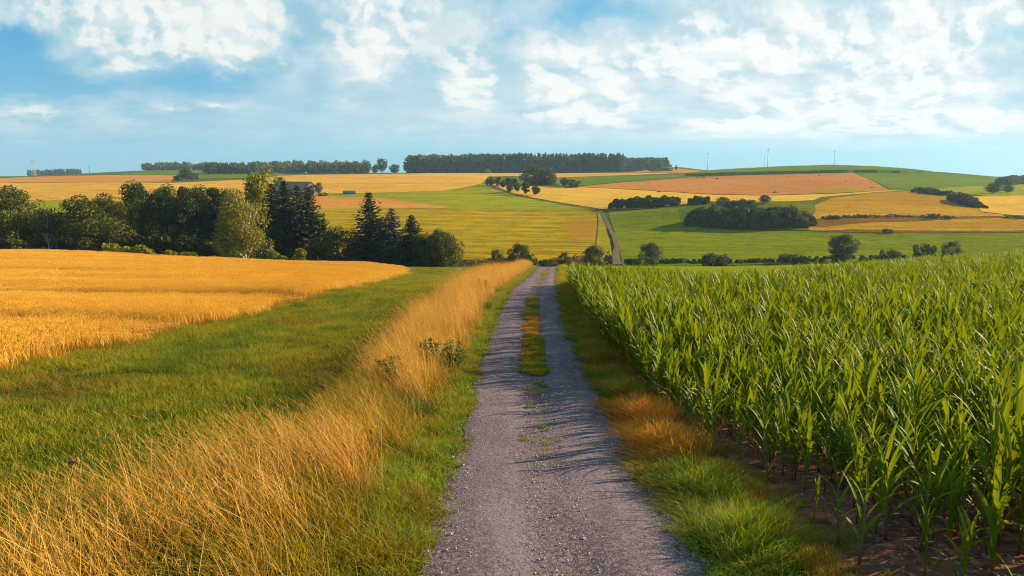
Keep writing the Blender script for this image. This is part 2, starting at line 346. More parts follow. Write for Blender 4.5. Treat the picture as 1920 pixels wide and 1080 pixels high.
M['grass'] = leaf_mat('meadow grass', (.06,.105,.003), (.30,.235,.008), trans=.4, nscale=.45, tip=(.22,.235,.007), root=(.05,.08,.003))
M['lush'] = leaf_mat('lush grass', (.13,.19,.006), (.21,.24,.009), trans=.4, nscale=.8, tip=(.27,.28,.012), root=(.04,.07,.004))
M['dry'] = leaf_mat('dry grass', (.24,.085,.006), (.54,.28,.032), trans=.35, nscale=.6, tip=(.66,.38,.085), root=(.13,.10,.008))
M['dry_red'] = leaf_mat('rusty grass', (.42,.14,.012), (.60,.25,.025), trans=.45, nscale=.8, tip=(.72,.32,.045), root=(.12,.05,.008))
M['olive_grass'] = leaf_mat('half dry grass', (.085,.085,.004), (.28,.16,.007), trans=.4, nscale=.6, tip=(.42,.27,.018), root=(.06,.07,.005))
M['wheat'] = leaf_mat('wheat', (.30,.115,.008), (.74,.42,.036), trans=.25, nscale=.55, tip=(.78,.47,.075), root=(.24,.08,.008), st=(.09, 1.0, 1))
M['weed'] = leaf_mat('weed leaves', (.04,.062,.008), (.085,.11,.010), trans=.3, nscale=2)
M['bark'] = plain_mat('bark', (.055,.040,.028), .9)
M['bark_pale'] = plain_mat('pale birch bark', (.50,.42,.33), .8, (.3, 8))
M['teasel'] = plain_mat('dry seed head', (.30,.13,.05), .9)

# ------------------------------------------------------------------ ground sheet
us = np.linspace(-1.55, 1.55, 320); ys = np.exp(np.linspace(math.log(4.0), math.log(4700), 400))
ys = np.concatenate([[-12, -4, 0, 2], ys]); UU, YY = np.meshgrid(us, ys)
XX = UU*np.maximum(YY, 14.0); ZZ = H(XX, np.maximum(YY, 1))
nu = len(us); nyr = len(ys)
idx = np.arange(nyr*nu).reshape(nyr, nu)
q = np.stack([idx[:-1, :-1], idx[:-1, 1:], idx[1:, 1:], idx[1:, :-1]], -1).reshape(-1, 4)
ground = link('ground', mesh_np('ground', np.stack([XX, YY, ZZ], -1).reshape(-1, 3), q, M['grass_ground'], smooth=True)); tag(ground, kind='structure')

def sheet(name, world_poly, mat, lift=.12, step=None, thick=0.0, jit=0.0, kind='structure', rough=0.0):
    """a field draped on the terrain, edges as given; thick > 0 makes a standing crop with sides"""
    P = np.array(world_poly, float); n = len(P); out = []
    for i in range(n):
        a, c = P[i], P[(i+1) % n]; L = np.linalg.norm(c-a); dist = max(min(a[1], c[1]), 5)
        k = max(1, int(L/max(dist*.012, .4)))
        for j in range(k): out.append(a+(c-a)*j/k+rng.normal(0, 1, 2)*jit*(1 if 0 < j else .2))
    Bn = np.array(out)
    x0, y0 = Bn.min(0); x1, y1 = Bn.max(0)
    # interior points on a u / log(y) lattice so that the density follows the terrain table
    ly = np.arange(math.log(max(y0, 4)), math.log(max(y1, 5)), .022); pts = []
    for k, l in enumerate(ly):
        Y = math.exp(l); du = .016 if Y > 100 else .03
        uu = np.arange(x0/Y, x1/Y, du)+(k % 2)*du/2
        if len(uu) > 400: uu = uu[::2]
        pts.append(np.stack([uu*Y, np.full(len(uu), Y)], 1))
    G = np.concatenate(pts) if pts else np.zeros((0, 2))
    # inside test
    ins = np.zeros(len(G), bool); j = len(Bn)-1
    for i in range(len(Bn)):
        xi, yi = Bn[i]; xj, yj = Bn[j]
        cnd = ((yi > G[:, 1]) != (yj > G[:, 1])) & (G[:, 0] < (xj-xi)*(G[:, 1]-yi)/(yj-yi+1e-12)+xi); ins ^= cnd; j = i
    G = G[ins]
    allp = [Vector(p) for p in np.vstack([Bn, G])]
    vs, es, fs, *_ = delaunay_2d_cdt(allp, [], [list(range(len(Bn)))], 1, 1e-4)
    v = np.array([[p.x, p.y] for p in vs]); z = H(v[:, 0], v[:, 1])+lift+thick
    if rough: z = z+rng.normal(0, rough, len(z))
    v3 = np.column_stack([v, z]); tri = np.array([f for f in fs if len(f) == 3])
    a = v3[tri[:, 1]]-v3[tri[:, 0]]; c = v3[tri[:, 2]]-v3[tri[:, 0]]
    flip = (a[:, 0]*c[:, 1]-a[:, 1]*c[:, 0]) < 0; tri[flip] = tri[flip][:, ::-1]
    f = [tri]
    if thick:
        ed = {}
        for t in tri:
            for k in range(3): ed[(t[k], t[(k+1) % 3])] = 1
        bd = [(p, r) for (p, r) in ed if (r, p) not in ed]
        low_ = v3.copy(); low_[:, 2] -= thick+lift+.3; n0 = len(v3); v3 = np.vstack([v3, low_])
        f.append(np.array([[p, p+n0, r+n0, r] for p, r in bd]))
    o = link(name, mesh_np(name, v3, f, mat, smooth=not thick)); tag(o, kind=kind); return o
def px_poly(pts, ymin=200, jit=.35):
    out = []
    for i in range(len(pts)):
        (x0, y0), (x1, y1) = pts[i], pts[(i+1) % len(pts)]; k = max(1, int(math.hypot(x1-x0, (y1-y0)*3)/14))
        for j in range(k): out.append(at(x0+(x1-x0)*j/k+random.gauss(0, jit), y0+(y1-y0)*j/k+random.gauss(0, jit*.35), ymin))
    return out
def ribbon(name, pts, widths, mat, lift=.1, nacross=5, dens=2.0, edge=.08):
    """a track laid along a line of ground points"""
    P = np.array(pts, float); d = np.concatenate([[0], np.cumsum(np.linalg.norm(np.diff(P, axis=0), axis=1))]); n = int(d[-1]/dens)+2
    t = np.linspace(0, d[-1], n); X = pchip(d, P[:, 0], t); Y = pchip(d, P[:, 1], t); w = np.interp(t, d, widths)
    tx = np.gradient(X); ty = np.gradient(Y); L = np.hypot(tx, ty); nx, ny = ty/L, -tx/L
    a = np.linspace(-1, 1, nacross); e = rng.normal(0, edge, (n, 2)); V = []
    for j, aj in enumerate(a):
        off = aj*w/2+(e[:, 0] if j == 0 else e[:, 1] if j == nacross-1 else 0); x = X+nx*off; y = Y+ny*off
        V.append(np.stack([x, y, H(x, y)+lift+.03*(1-aj*aj)], 1))
    V = np.stack(V, 1).reshape(-1, 3); ii = np.arange(n*nacross).reshape(n, nacross)
    q = np.stack([ii[:-1, :-1], ii[:-1, 1:], ii[1:, 1:], ii[1:, :-1]], -1).reshape(-1, 4)
    o = link(name, mesh_np(name, V, q, mat, smooth=True)); tag(o, kind='structure'); return o

# ------------------------------------------------------------------ near track
TY = [-12,0,6.3,9.5,17.6,28.9,39.8,59,80,103,112]; TX = [.5,.55,.58,.54,.57,.80,1.33,2.5,3.9,5.5,6.2]
def tx(Y): return np.interp(Y, TY, TX)
tys = np.arange(-10, 114, .5)
V = []; A = np.linspace(-1, 1, 25)
el = rng.normal(0, .03, len(tys)); er = rng.normal(0, .03, len(tys))
half = 1.5
for i, Y in enumerate(tys):
    h_ = half*(1.0 if Y < 85 else 1.1)
    for a in A:
        x = tx(Y)+a*h_+(el[i] if a == -1 else er[i] if a == 1 else 0)+.05*math.sin(Y*.7+a)*(abs(a) == 1)
        z = float(H(x, max(Y, 1)))+.03+.03*math.cos(a*math.pi*2)*(-1)*.6
        V.append((x, Y, z))
ii = np.arange(len(V)).reshape(len(tys), len(A))
q = np.stack([ii[:-1, :-1], ii[:-1, 1:], ii[1:, 1:], ii[1:, :-1]], -1).reshape(-1, 4)
tag(link('gravel_track', mesh_np('gravel_track', V, q, M['gravel'], {'a': np.tile(A, len(tys))}, smooth=True)), kind='structure')
# boundary of the wheat field, and the right edge where the maize starts
wb = [at(0,712), at(200,655), at(350,622), at(500,587), at(670,541), at(772,514), at(850,501, 60)]
wb = [(-40., 6.)]+[(x, y) for x, y in wb]+[(wb[-1][0], 118.)]
WBY = [p[1] for p in wb]; WBX = [p[0] for p in wb]
def wx(Y): return np.interp(Y, sorted(WBY), [x for _, x in sorted(zip(WBY, WBX))])
wys = np.linspace(11, 122, 60)
sheet('wheat_field_ground', [(wx(y), y) for y in wys]+[(-1.35*y, y) for y in wys[::-1]], M['wheat_ground'], .05, jit=.05)
mys = np.linspace(4, 88, 40)
def mx(Y): return tx(Y)+1.5+np.interp(Y, [5, 10, 14, 20, 30, 60, 90], [1.45, 1.4, 1.2, 1.0, .85, .95, 1.1])
def mend(X): return 78+0.0*X
sheet('maize_field_soil', [(mx(y)-.35, y) for y in mys]+[(1.3*y+6, y) for y in mys[::-1]], M['soil'], .04, jit=.09)
sheet('grass_strip', [(tx(y)+1.75, y) for y in (47.5,55,62,70,78,84,90,96,104,111)]+[(60, 118), (110, 112), (110, 93), (66, 87), (49, 81), (30.5, 65), (22, 55), (16, 48.3)], M['crest_green'], .10, jit=.1)

# ------------------------------------------------------------------ far fields
sheet('mown_field', px_poly([(560,499),(560,392.5),(845,391.5),(1000,392.5),(1119,393.5),(1121,420),(1119,460),(1128,499)]), M['olive'], .15)
sheet('meadow_upper', px_poly([(560,392.5),(590,364),(700,362.5),(830,358.5),(880,351),(905,344.5),(915,345),(928,352),(960,364),(1000,373),(1050,382),(1113,392),(1000,392.3),(845,391.3)]), M['yellow_green'], .15)
sheet('stubble_wedge', px_poly([(555,392),(580,368),(640,370),(720,372),(770,379),(830,387),(843,391),(700,391.6)]), M['orange'], .25)
sheet('stubble_field', px_poly([(560,364),(500,352),(470,339),(520,329.5),(600,327.5),(700,326),(760,325.5),(900,323.8),(1000,325.5),(1180,323.8),(1270,325),(1045,333),(960,330),(915,331),(905,344),(880,350.5),(830,358),(700,362)], 250), M['gold'], .15)
sheet('left_stubble_field', px_poly([(-60,376),(-60,344),(160,342),(330,343),(460,337),(500,352),(560,364),(555,392),(300,400),(250,380),(120,376)], 250), M['gold'], .2)
sheet('left_green_field', px_poly([(-60,376.5),(120,376.5),(250,381),(300,402),(-60,410)], 250), M['yellow_green'], .2)
sheet('left_orange_field', px_poly([(-60,337),(80,331),(200,328.5),(330,329),(320,341),(160,341.5),(-60,343.5)], 400), M['orange'], .25)
sheet('left_far_crop', px_poly([(205,327.5),(270,322),(400,320),(520,324),(540,327),(480,334),(330,336),(330,329.5)], 600), M['hill_green'], .3)
sheet('tree_row_field', px_poly([(918,345.5),(960,347),(1000,350),(1060,351),(1085,351),(1200,357),(1340,366),(1440,367),(1560,364),(1665,357.5),(1700,357.5),(1640,361),(1540,370),(1525,376),(1440,380),(1330,378),(1200,392),(1135,393),(1120,391),(1050,380),(1000,371),(960,362),(928,349)], 250), M['gold2'], .22)
sheet('ploughed_field', px_poly([(1085,350.5),(1160,343),(1290,333.5),(1400,329),(1600,324.5),(1640,341),(1668,357),(1560,363),(1440,366.5),(1340,365),(1200,356.5)], 350), M['plough'], .3)
sheet('green_strip_field', px_poly([(1040,345),(1045,334),(1180,330.5),(1330,327),(1290,333),(1160,342),(1085,349),(1050,350)], 350), M['hill_green'], .35)
sheet('small_green_patch', px_poly([(1505,360),(1560,357.5),(1650,357.5),(1600,361),(1530,362.5)], 350), M['yellow_green'], .42)
sheet('hill_crop', px_poly([(1285,330.5),(1320,324.5),(1400,319.5),(1480,315.5),(1560,313.5),(1640,316),(1700,320.5),(1745,325.5),(1600,323.5),(1450,326.5)], 500), M['hill_green'], .2, thick=3.0)
sheet('right_green_field', px_poly([(1604,325),(1745,326.5),(1900,334.5),(1990,336),(1990,343),(1800,350),(1700,357),(1672,356.5),(1640,340)], 400), M['hill_green'], .3)
sheet('right_meadow', px_poly([(1700,357.5),(1800,350.5),(1990,343.5),(1990,365),(1850,367.5),(1800,362),(1740,357)], 350), M['yellow_green'], .3)
sheet('right_stubble_field', px_poly([(1820,370),(1850,368),(1990,365.5),(1990,410),(1900,404),(1840,398)], 300), M['gold2'], .3)
sheet('dry_meadow', px_poly([(1520,433),(1505,420),(1530,398),(1528,385),(1560,372),(1640,362),(1700,359),(1760,360),(1820,372),(1840,399),(1900,405),(1990,412),(1990,436),(1700,436)], 250), M['dry_meadow'], .25)
sheet('green_field', px_poly([(1168,500),(1160,460),(1150,430),(1142,408),(1140,397),(1200,394),(1330,379),(1270,394),(1280,425),(1400,434),(1520,434),(1700,437),(1990,437),(1990,489),(1600,492),(1300,499)]), M['far_green'], .15)
sheet('hillock', px_poly([(1345,402),(1330,390),(1352,380),(1440,377.5),(1500,378),(1528,385),(1530,398),(1508,420),(1518,433),(1400,430),(1350,420)]), M['hillock'], .25)
sheet('distant_stubble', px_poly([(1180,322.8),(1185,317),(1215,314.5),(1260,314.5),(1300,320),(1345,321.3),(1300,325),(1250,324)], 800), M['orange'], .3)
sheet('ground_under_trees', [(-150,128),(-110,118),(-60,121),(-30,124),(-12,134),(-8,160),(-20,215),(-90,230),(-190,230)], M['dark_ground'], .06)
sheet('verge_beside_far_track', px_poly([(1120,393.5),(1128,394),(1134,420),(1143,450),(1148,480),(1135,499),(1128,499),(1118,460),(1122,420)]), M['rough_verge'], .35)
sheet('scrub_bank', px_poly([(1520,424),(1530,414),(1600,408),(1700,405.5),(1800,407),(1880,406),(1880,409),(1790,412),(1720,416),(1640,417),(1580,423),(1540,427)], 250), M['scrub'], .4)
sheet('scrub_edge', px_poly([(1520,434.5),(1600,431),(1700,433),(1800,434),(1990,433),(1990,436.5),(1700,438),(1600,437)], 250), M['scrub'], .35)
# far track
trk = [at(x, y, 200) for x, y in ((1153,499),(1152,492),(1155,478),(1156,464),(1150,444),(1139,422),(1132,407),(1126,398),(1119,391.7))]
ribbon('far_track', trk, [6.5,4.2,2.8,2.2,1.9,1.8,1.7,1.7,1.7], M['far_track'], .45, edge=.2)
trk2 = [at(x, y, 300) for x, y in ((1122,392),(1085,388),(1050,382),(1000,373),(960,363),(930,353.5),(917,347.5))]
ribbon('far_track_upper', trk2, [1.8,1.6,1.6,1.7,2.0,2.4,2.4], M['far_track'], .5, edge=.2)

# ------------------------------------------------------------------ scattering (stuff)
def scatter(name, P, R, Sc, idx, sources, label, cat, parentmat=None):
    me = bpy.data.meshes.new(name); me.vertices.add(len(P)); me.vertices.foreach_set('co', np.asarray(P, np.float32).ravel())
    for k, t, d in (('rot', 'FLOAT_VECTOR', R), ('scl', 'FLOAT_VECTOR', Sc)):
        A = me.attributes.new(k, t, 'POINT'); A.data.foreach_set('vector', np.asarray(d, np.float32).ravel())
    A = me.attributes.new('idx', 'INT', 'POINT'); A.data.foreach_set('value', np.asarray(idx, np.int32))
    o = link(name, me); tag(o, label, cat, kind='stuff')
    ng = bpy.data.node_groups.new(name, 'GeometryNodeTree')
    ng.interface.new_socket('Geometry', in_out='INPUT', socket_type='NodeSocketGeometry'); ng.interface.new_socket('Geometry', in_out='OUTPUT', socket_type='NodeSocketGeometry')
    gi = ng.nodes.new('NodeGroupInput'); go = ng.nodes.new('NodeGroupOutput'); ip = ng.nodes.new('GeometryNodeInstanceOnPoints'); jn = ng.nodes.new('GeometryNodeJoinGeometry')
    for s_ in sources[::-1]:
        oi = ng.nodes.new('GeometryNodeObjectInfo'); oi.inputs['Object'].default_value = s_; oi.inputs['As Instance'].default_value = True
        ng.links.new(oi.outputs['Geometry'], jn.inputs[0])
    def at_(nm, typ):
        n = ng.nodes.new('GeometryNodeInputNamedAttribute'); n.data_type = typ; n.inputs['Name'].default_value = nm; return n.outputs['Attribute']
    ng.links.new(gi.outputs[0], ip.inputs['Points']); ng.links.new(jn.outputs[0], ip.inputs['Instance']); ip.inputs['Pick Instance'].default_value = True
    ng.links.new(at_('idx', 'INT'), ip.inputs['Instance Index']); ng.links.new(at_('rot', 'FLOAT_VECTOR'), ip.inputs['Rotation']); ng.links.new(at_('scl', 'FLOAT_VECTOR'), ip.inputs['Scale'])
    ng.links.new(ip.outputs[0], go.inputs[0])
    md = o.modifiers.new('scatter', 'NODES'); md.node_group = ng
    return o
def source(name, me): return bpy.data.objects.new(name, me)       # never linked to the scene

def blades(n, rad, h0, h1, w, lean=(0, 0), curl=.25, seg=3, seed=0, ear=0.0, spread=.25):
    """a patch of grass: n tapered curved blades; attribute t runs from root to tip; ear > 0 adds a seed head"""
    r = np.random.default_rng(seed); x = r.uniform(-rad, rad, n); y = r.uniform(-rad, rad, n); h = r.uniform(h0, h1, n); a = r.uniform(0, 2*math.pi, n)
    dx = r.normal(lean[0], spread, n)*h; dy = r.normal(lean[1], spread, n)*h
    T = np.linspace(0, 1, seg+1); Vv = []; TT = []
    for t in T:
        cx = x+dx*(t*(1-curl)+curl*t*t*1.6); cy = y+dy*(t*(1-curl)+curl*t*t*1.6); cz = h*(t-curl*.25*t*t*np.hypot(dx, dy)/h)
        ww = w*(1-t)**.6/2 if t < 1 else 0*w
        if ear and t < 1: ww = w*.28
        Vv.append(np.stack([cx-np.cos(a)*ww, cy-np.sin(a)*ww, cz], 1)); Vv.append(np.stack([cx+np.cos(a)*ww, cy+np.sin(a)*ww, cz], 1)); TT += [np.full(n, t)]*2
    L = 2*(seg+1); Vv = np.stack(Vv, 1).reshape(-1, 3); TT = np.stack(TT, 1).ravel(); base_ = np.arange(n)*L
    q = np.concatenate([np.stack([base_+2*k, base_+2*k+1, base_+2*k+3, base_+2*k+2], 1) for k in range(seg)])
    if ear:
        tip = np.stack([x+dx*(1+.6*curl), y+dy*(1+.6*curl), h*(1-.25*curl*np.hypot(dx, dy)/h)], 1); el_ = ear*r.uniform(.7, 1.2, n); ewd = w*(.85 if h1 < 1 else .5)
        dirv = np.stack([dx/h*1.3, dy/h*1.3, np.full(n, .8)], 1)+r.normal(0, .2, (n, 3)); dirv /= np.linalg.norm(dirv, axis=1)[:, None]
        sd_ = np.stack([np.cos(a), np.sin(a), 0*a], 1); s2 = np.cross(dirv, sd_); n0 = len(Vv)
        E0 = tip-dirv*el_[:, None]*.2; E1 = tip+dirv*el_[:, None]*.4; E2 = tip+dirv*el_[:, None]
        ev = np.stack([E0, E1-sd_*ewd, E2, E1+sd_*ewd, E1-s2*ewd, E1+s2*ewd], 1).reshape(-1, 3); bb = n0+np.arange(n)*6
        q = np.concatenate([q, np.stack([bb, bb+1, bb+2, bb+3], 1), np.stack([bb, bb+4, bb+2, bb+5], 1)])
        Vv = np.vstack([Vv, ev]); TT = np.concatenate([TT, np.tile([.75, .9, 1, .9, .9, .9], n)])
    return Vv, q, TT
def blade_src(name, mat, **k):
    v, q_, t = blades(**k); return source(name, mesh_np(name, v, q_, mat, {'t': t}))
def ground_fit(X, Y, lift=0.0): return np.stack([X, Y, H(X, Y)+lift], 1)
def tilt(X, Y):
    """x and y tilt of the ground, so that patches lie on it"""
    e = .5; gx = (H(X+e, Y)-H(X-e, Y))/(2*e); gy = (H(X, Y+e)-H(X, Y-e))/(2*e); return gx, gy
def rots(X, Y, yaw):
    gx, gy = tilt(X, Y)      # rotation order XYZ: yaw applied last, so express the tilt in the yawed frame
    c, s_ = np.cos(yaw), np.sin(yaw); gxl = gx*c+gy*s_; gyl = -gx*s_+gy*c
    return np.stack([np.arctan(gyl), -np.arctan(gxl), yaw], 1)
def sc3(s_, z=None): return np.stack([s_, s_, s_ if z is None else z], 1)
def inview(X, Y, margin=.06): return np.abs(X/np.maximum(Y, 1)) < .80+margin+1.5/np.maximum(Y, 2)

# --- wheat
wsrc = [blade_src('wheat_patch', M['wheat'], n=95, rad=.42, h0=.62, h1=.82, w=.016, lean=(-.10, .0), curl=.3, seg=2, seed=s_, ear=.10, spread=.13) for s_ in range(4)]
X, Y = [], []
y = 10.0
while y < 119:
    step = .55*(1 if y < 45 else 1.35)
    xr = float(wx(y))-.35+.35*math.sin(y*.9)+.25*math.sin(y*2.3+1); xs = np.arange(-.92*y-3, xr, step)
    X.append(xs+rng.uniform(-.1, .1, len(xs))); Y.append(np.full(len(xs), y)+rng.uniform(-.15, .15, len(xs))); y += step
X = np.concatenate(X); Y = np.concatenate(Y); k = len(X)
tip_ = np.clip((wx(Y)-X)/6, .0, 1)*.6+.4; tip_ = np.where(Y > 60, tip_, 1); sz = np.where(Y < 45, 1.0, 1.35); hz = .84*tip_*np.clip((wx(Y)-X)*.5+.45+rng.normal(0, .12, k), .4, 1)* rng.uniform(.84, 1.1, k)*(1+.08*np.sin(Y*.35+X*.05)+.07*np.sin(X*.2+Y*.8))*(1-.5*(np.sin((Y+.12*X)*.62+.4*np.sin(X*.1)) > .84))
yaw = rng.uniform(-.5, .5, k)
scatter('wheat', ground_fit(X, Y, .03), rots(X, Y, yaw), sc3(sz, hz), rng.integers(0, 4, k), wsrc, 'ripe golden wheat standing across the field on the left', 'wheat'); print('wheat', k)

# --- short meadow grass left of the verge
gsrc = [blade_src('grass_patch', M['grass'], n=150, rad=.38, h0=.07, h1=.2, w=.014, lean=(-.1, 0), curl=.5, seg=2, seed=20+s_, spread=.5) for s_ in range(4)]
gsrc += [blade_src('grass_patch_yellow', M['olive_grass'], n=120, rad=.38, h0=.08, h1=.22, w=.012, lean=(-.1, 0), curl=.5, seg=2, seed=30+s_, spread=.6) for s_ in range(2)]
X, Y = [], []; y = 5.0
while y < 116:
    step = .5*(1 if y < 30 else 1.5 if y < 60 else 2.2)
    xl = max(float(wx(y))-.5, -.92*y-3); xr = float(tx(y))-1.5-2.2
    if xr > xl:
        xs = np.arange(xl, xr, step); X.append(xs+rng.uniform(-.12, .12, len(xs))); Y.append(np.full(len(xs), y)+rng.uniform(-.12, .12, len(xs)))
    y += step
X = np.concatenate(X); Y = np.concatenate(Y); k = len(X); sz = np.where(Y < 30, 1.0, np.where(Y < 60, 1.4, 2.0))
pn = np.sin(X*.9+Y*.35)+np.sin(Y*.6-X*.3+1)+rng.normal(0, .6, k); pn = pn+.8*np.sin(X*.35-Y*.9)*(Y < 25); idx_ = np.where(pn > np.where(Y < 25, 1.1, 1.6), 4+rng.integers(0, 2, k), rng.integers(0, 4, k))
hay = blade_src('hay_patch', M['olive_grass'], n=200, rad=.4, h0=.02, h1=.10, w=.012, lean=(-.6, .3), curl=.9, seg=2, seed=39, spread=1.6); gsrc.append(hay)
for (hx, hy, rx_, ry_) in ((240, 708, 1.9, .35), (60, 748, 1.6, .4), (430, 660, 1.2, .3), (120, 700, .8, .3)):
    ax, ay = at(hx, hy); idx_[((X-ax)/rx_)**2+((Y-ay)/ry_)**2 < rng.uniform(.6, 1.6, k)] = 6
scatter('meadow_grass', ground_fit(X, Y, .02), rots(X, Y, rng.uniform(-.8, .8, k)), sc3(sz, rng.uniform(.7, 1.35, k)*np.where(Y < 30, 1, 1.1)), idx_, gsrc, 'short green grass strip between the wheat and the dry verge', 'grass'); print('meadow', k)

# --- tall dry grass verge left of the track
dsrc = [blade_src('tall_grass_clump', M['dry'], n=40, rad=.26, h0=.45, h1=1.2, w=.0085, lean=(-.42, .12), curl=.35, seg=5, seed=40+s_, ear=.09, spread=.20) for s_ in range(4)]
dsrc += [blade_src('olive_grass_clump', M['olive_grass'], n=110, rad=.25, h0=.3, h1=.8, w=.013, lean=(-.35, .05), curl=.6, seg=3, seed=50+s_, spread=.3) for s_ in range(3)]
dsrc += [blade_src('green_grass_clump', M['grass'], n=110, rad=.25, h0=.15, h1=.42, w=.014, lean=(-.2, 0), curl=.6, seg=3, seed=60+s_, spread=.4) for s_ in range(2)]
def strip(x0f, x1f, y0, y1, dens0, dens1):
    X, Y = [], []; y = y0
    while y < y1:
        d = np.interp(y, [6, 60], [dens0, dens1]); a, c = x0f(y), x1f(y); n = max(1, int((c-a)*.5*d)); X.append(rng.uniform(a, c, n)); Y.append(rng.uniform(y, y+.5, n)); y += .5
    return np.concatenate(X), np.concatenate(Y)
lv = lambda y: tx(y)-1.5-np.interp(y, [4, 8, 12, 18, 30, 60, 105], [5.2, 4.2, 3.0, 2.6, 2.8, 2.9, 2.6])
X, Y = strip(lv, lambda y: tx(y)-1.5-np.interp(y, [4, 8, 14, 30, 60, 105], [1.25, .95, .65, .7, .8, .9]), 4.0, 106, 21, 17); k = len(X)
rel = (X-lv(Y))/(tx(Y)-1.5-1.0-lv(Y))
pn = np.sin(Y*.55+X*.8)+.8*np.sin(Y*1.3+2)+rng.normal(0, .5, k)
far = np.clip((Y-12)/12, 0, 1)
pick = rng.random(k); pn = pn+1.0*np.sin(X*1.9-Y*.8+.5)*(Y < 22); pd = np.clip(.05+.54*far-.12*(Y < 11)*(rel < .5)+.20*pn*(1-.4*far)+.35*(rel-.45), .03, .95)
idx_ = np.where(pick < pd, rng.integers(0, 4, k), np.where(pick < pd+.42, 4+rng.integers(0, 3, k), 7+rng.integers(0, 2, k)))
hh = rng.uniform(.62, 1.15, k)*np.clip(.45+rel*1.6, .45, 1)*np.where(idx_ < 4, 1, .9)*np.clip(1.2-rel*.3, .8, 1.1)*np.interp(Y, [8, 14, 60, 100], [1.0, 1.22, 1.22, 1.0])
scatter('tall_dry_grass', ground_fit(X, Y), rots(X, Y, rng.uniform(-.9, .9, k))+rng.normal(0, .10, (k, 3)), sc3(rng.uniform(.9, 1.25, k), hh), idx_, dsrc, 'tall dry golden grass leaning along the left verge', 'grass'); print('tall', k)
wsrc2 = [blade_src('verge_weed', M['weed'], n=160, rad=.26, h0=.18, h1=.55, w=.026, lean=(-.1, 0), curl=.5, seg=3, seed=65+s_, spread=.5) for s_ in range(3)]
k = 170; cY = rng.uniform(5, 40, 26); cX = lv(cY)+rng.random(26)*(tx(cY)-2.3-lv(cY)); j_ = rng.integers(0, 26, k); Y = cY[j_]+rng.normal(0, .35, k); X = cX[j_]+rng.normal(0, .25, k)
scatter('verge_weeds', ground_fit(X, Y), rots(X, Y, rng.uniform(0, 6.3, k)), sc3(rng.uniform(.6, 1.1, k), rng.uniform(.6, 1.25, k)), rng.integers(0, 3, k), wsrc2, 'dark green leafy weeds growing through the dry verge grass', 'weeds')
# --- green fringe between the tall grass and the gravel
fsrc = [blade_src('fringe_patch', M['lush'], n=90, rad=.2, h0=.07, h1=.26, w=.013, lean=(.05, 0), curl=.6, seg=3, seed=70+s_, spread=.5) for s_ in range(3)]
fsrc.append(blade_src('fringe_olive', M['olive_grass'], n=80, rad=.2, h0=.1, h1=.36, w=.011, lean=(-.2, 0), curl=.6, seg=3, seed=79, spread=.5))
X, Y = strip(lambda y: tx(y)-1.5-1.25, lambda y: tx(y)-1.5-.02+.07*math.sin(y*1.9), 4.0, 106, 26, 12); k = len(X)
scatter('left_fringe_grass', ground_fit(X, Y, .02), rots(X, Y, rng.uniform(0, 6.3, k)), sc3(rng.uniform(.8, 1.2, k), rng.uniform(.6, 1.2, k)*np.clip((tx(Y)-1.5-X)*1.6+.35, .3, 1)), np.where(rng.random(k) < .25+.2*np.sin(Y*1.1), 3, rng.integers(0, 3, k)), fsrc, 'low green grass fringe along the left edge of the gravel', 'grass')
# --- right verge: green, then rusty, between gravel and maize
rsrc = [blade_src('verge_clump', M['lush'], n=130, rad=.24, h0=.14, h1=.46, w=.010, lean=(.05, -.05), curl=.6, seg=4, seed=80+s_, spread=.42) for s_ in range(3)]
rsrc += [blade_src('rusty_clump', M['dry_red'], n=110, rad=.24, h0=.2, h1=.5, w=.009, lean=(-.2, -.1), curl=.6, seg=3, seed=90+s_, spread=.45) for s_ in range(2)]
rsrc += [blade_src('half_dry_clump', M['olive_grass'], n=110, rad=.24, h0=.2, h1=.45, w=.010, lean=(-.2, -.1), curl=.6, seg=3, seed=95+s_, spread=.45) for s_ in range(2)]
X, Y = strip(lambda y: tx(y)+1.5-.02+.06*math.sin(y*2.3+1)-.03*math.sin(y*5), lambda y: tx(y)+1.5+np.interp(y, [5, 8, 10, 20, 80, 110], [.75, .95, 1.1, .85, .85, 1.4]), 4.0, 108, 30, 12); k = len(X)
rr = (X-tx(Y)-1.5)/1.2; p = rng.random(k)
rust = np.exp(-((Y-12.2)/2.2)**2)*1.1+.35*np.exp(-((Y-20)/5)**2)*rr+.25*(np.sin(Y*.7) > .4)*(Y > 14)*rr
idx_ = np.where(p < rust, 3+rng.integers(0, 2, k), np.where(p < rust+np.where(Y > 13, .45, .12), 5+rng.integers(0, 2, k), rng.integers(0, 3, k)))
scatter('right_verge_grass', ground_fit(X, Y, .02), rots(X, Y, rng.uniform(-.8, .8, k)), sc3(rng.uniform(.8, 1.2, k), rng.uniform(.55, 1.1, k)*(1+.35*np.sin(Y*3.1+X*2))*np.clip(rr*1.5+.3, .3, 1.0)), idx_, rsrc, 'green and rusty grass verge between the gravel and the maize', 'grass')
k = 420; Y = rng.uniform(5.0, 13.5, k); X = mx(Y)-.55+np.abs(rng.normal(0, .45, k)); sz = rng.uniform(.18, .6, k)*np.clip(1.15-(X-mx(Y)+.5)*.6, .35, 1)
scatter('soil_weeds', ground_fit(X, Y, .03), rots(X, Y, rng.uniform(0, 6.3, k)), sc3(sz, sz*rng.uniform(.7, 1.1, k)), rng.integers(0, 7, k), rsrc, 'stray grass and small weeds on the soil beside the verge', 'weeds')
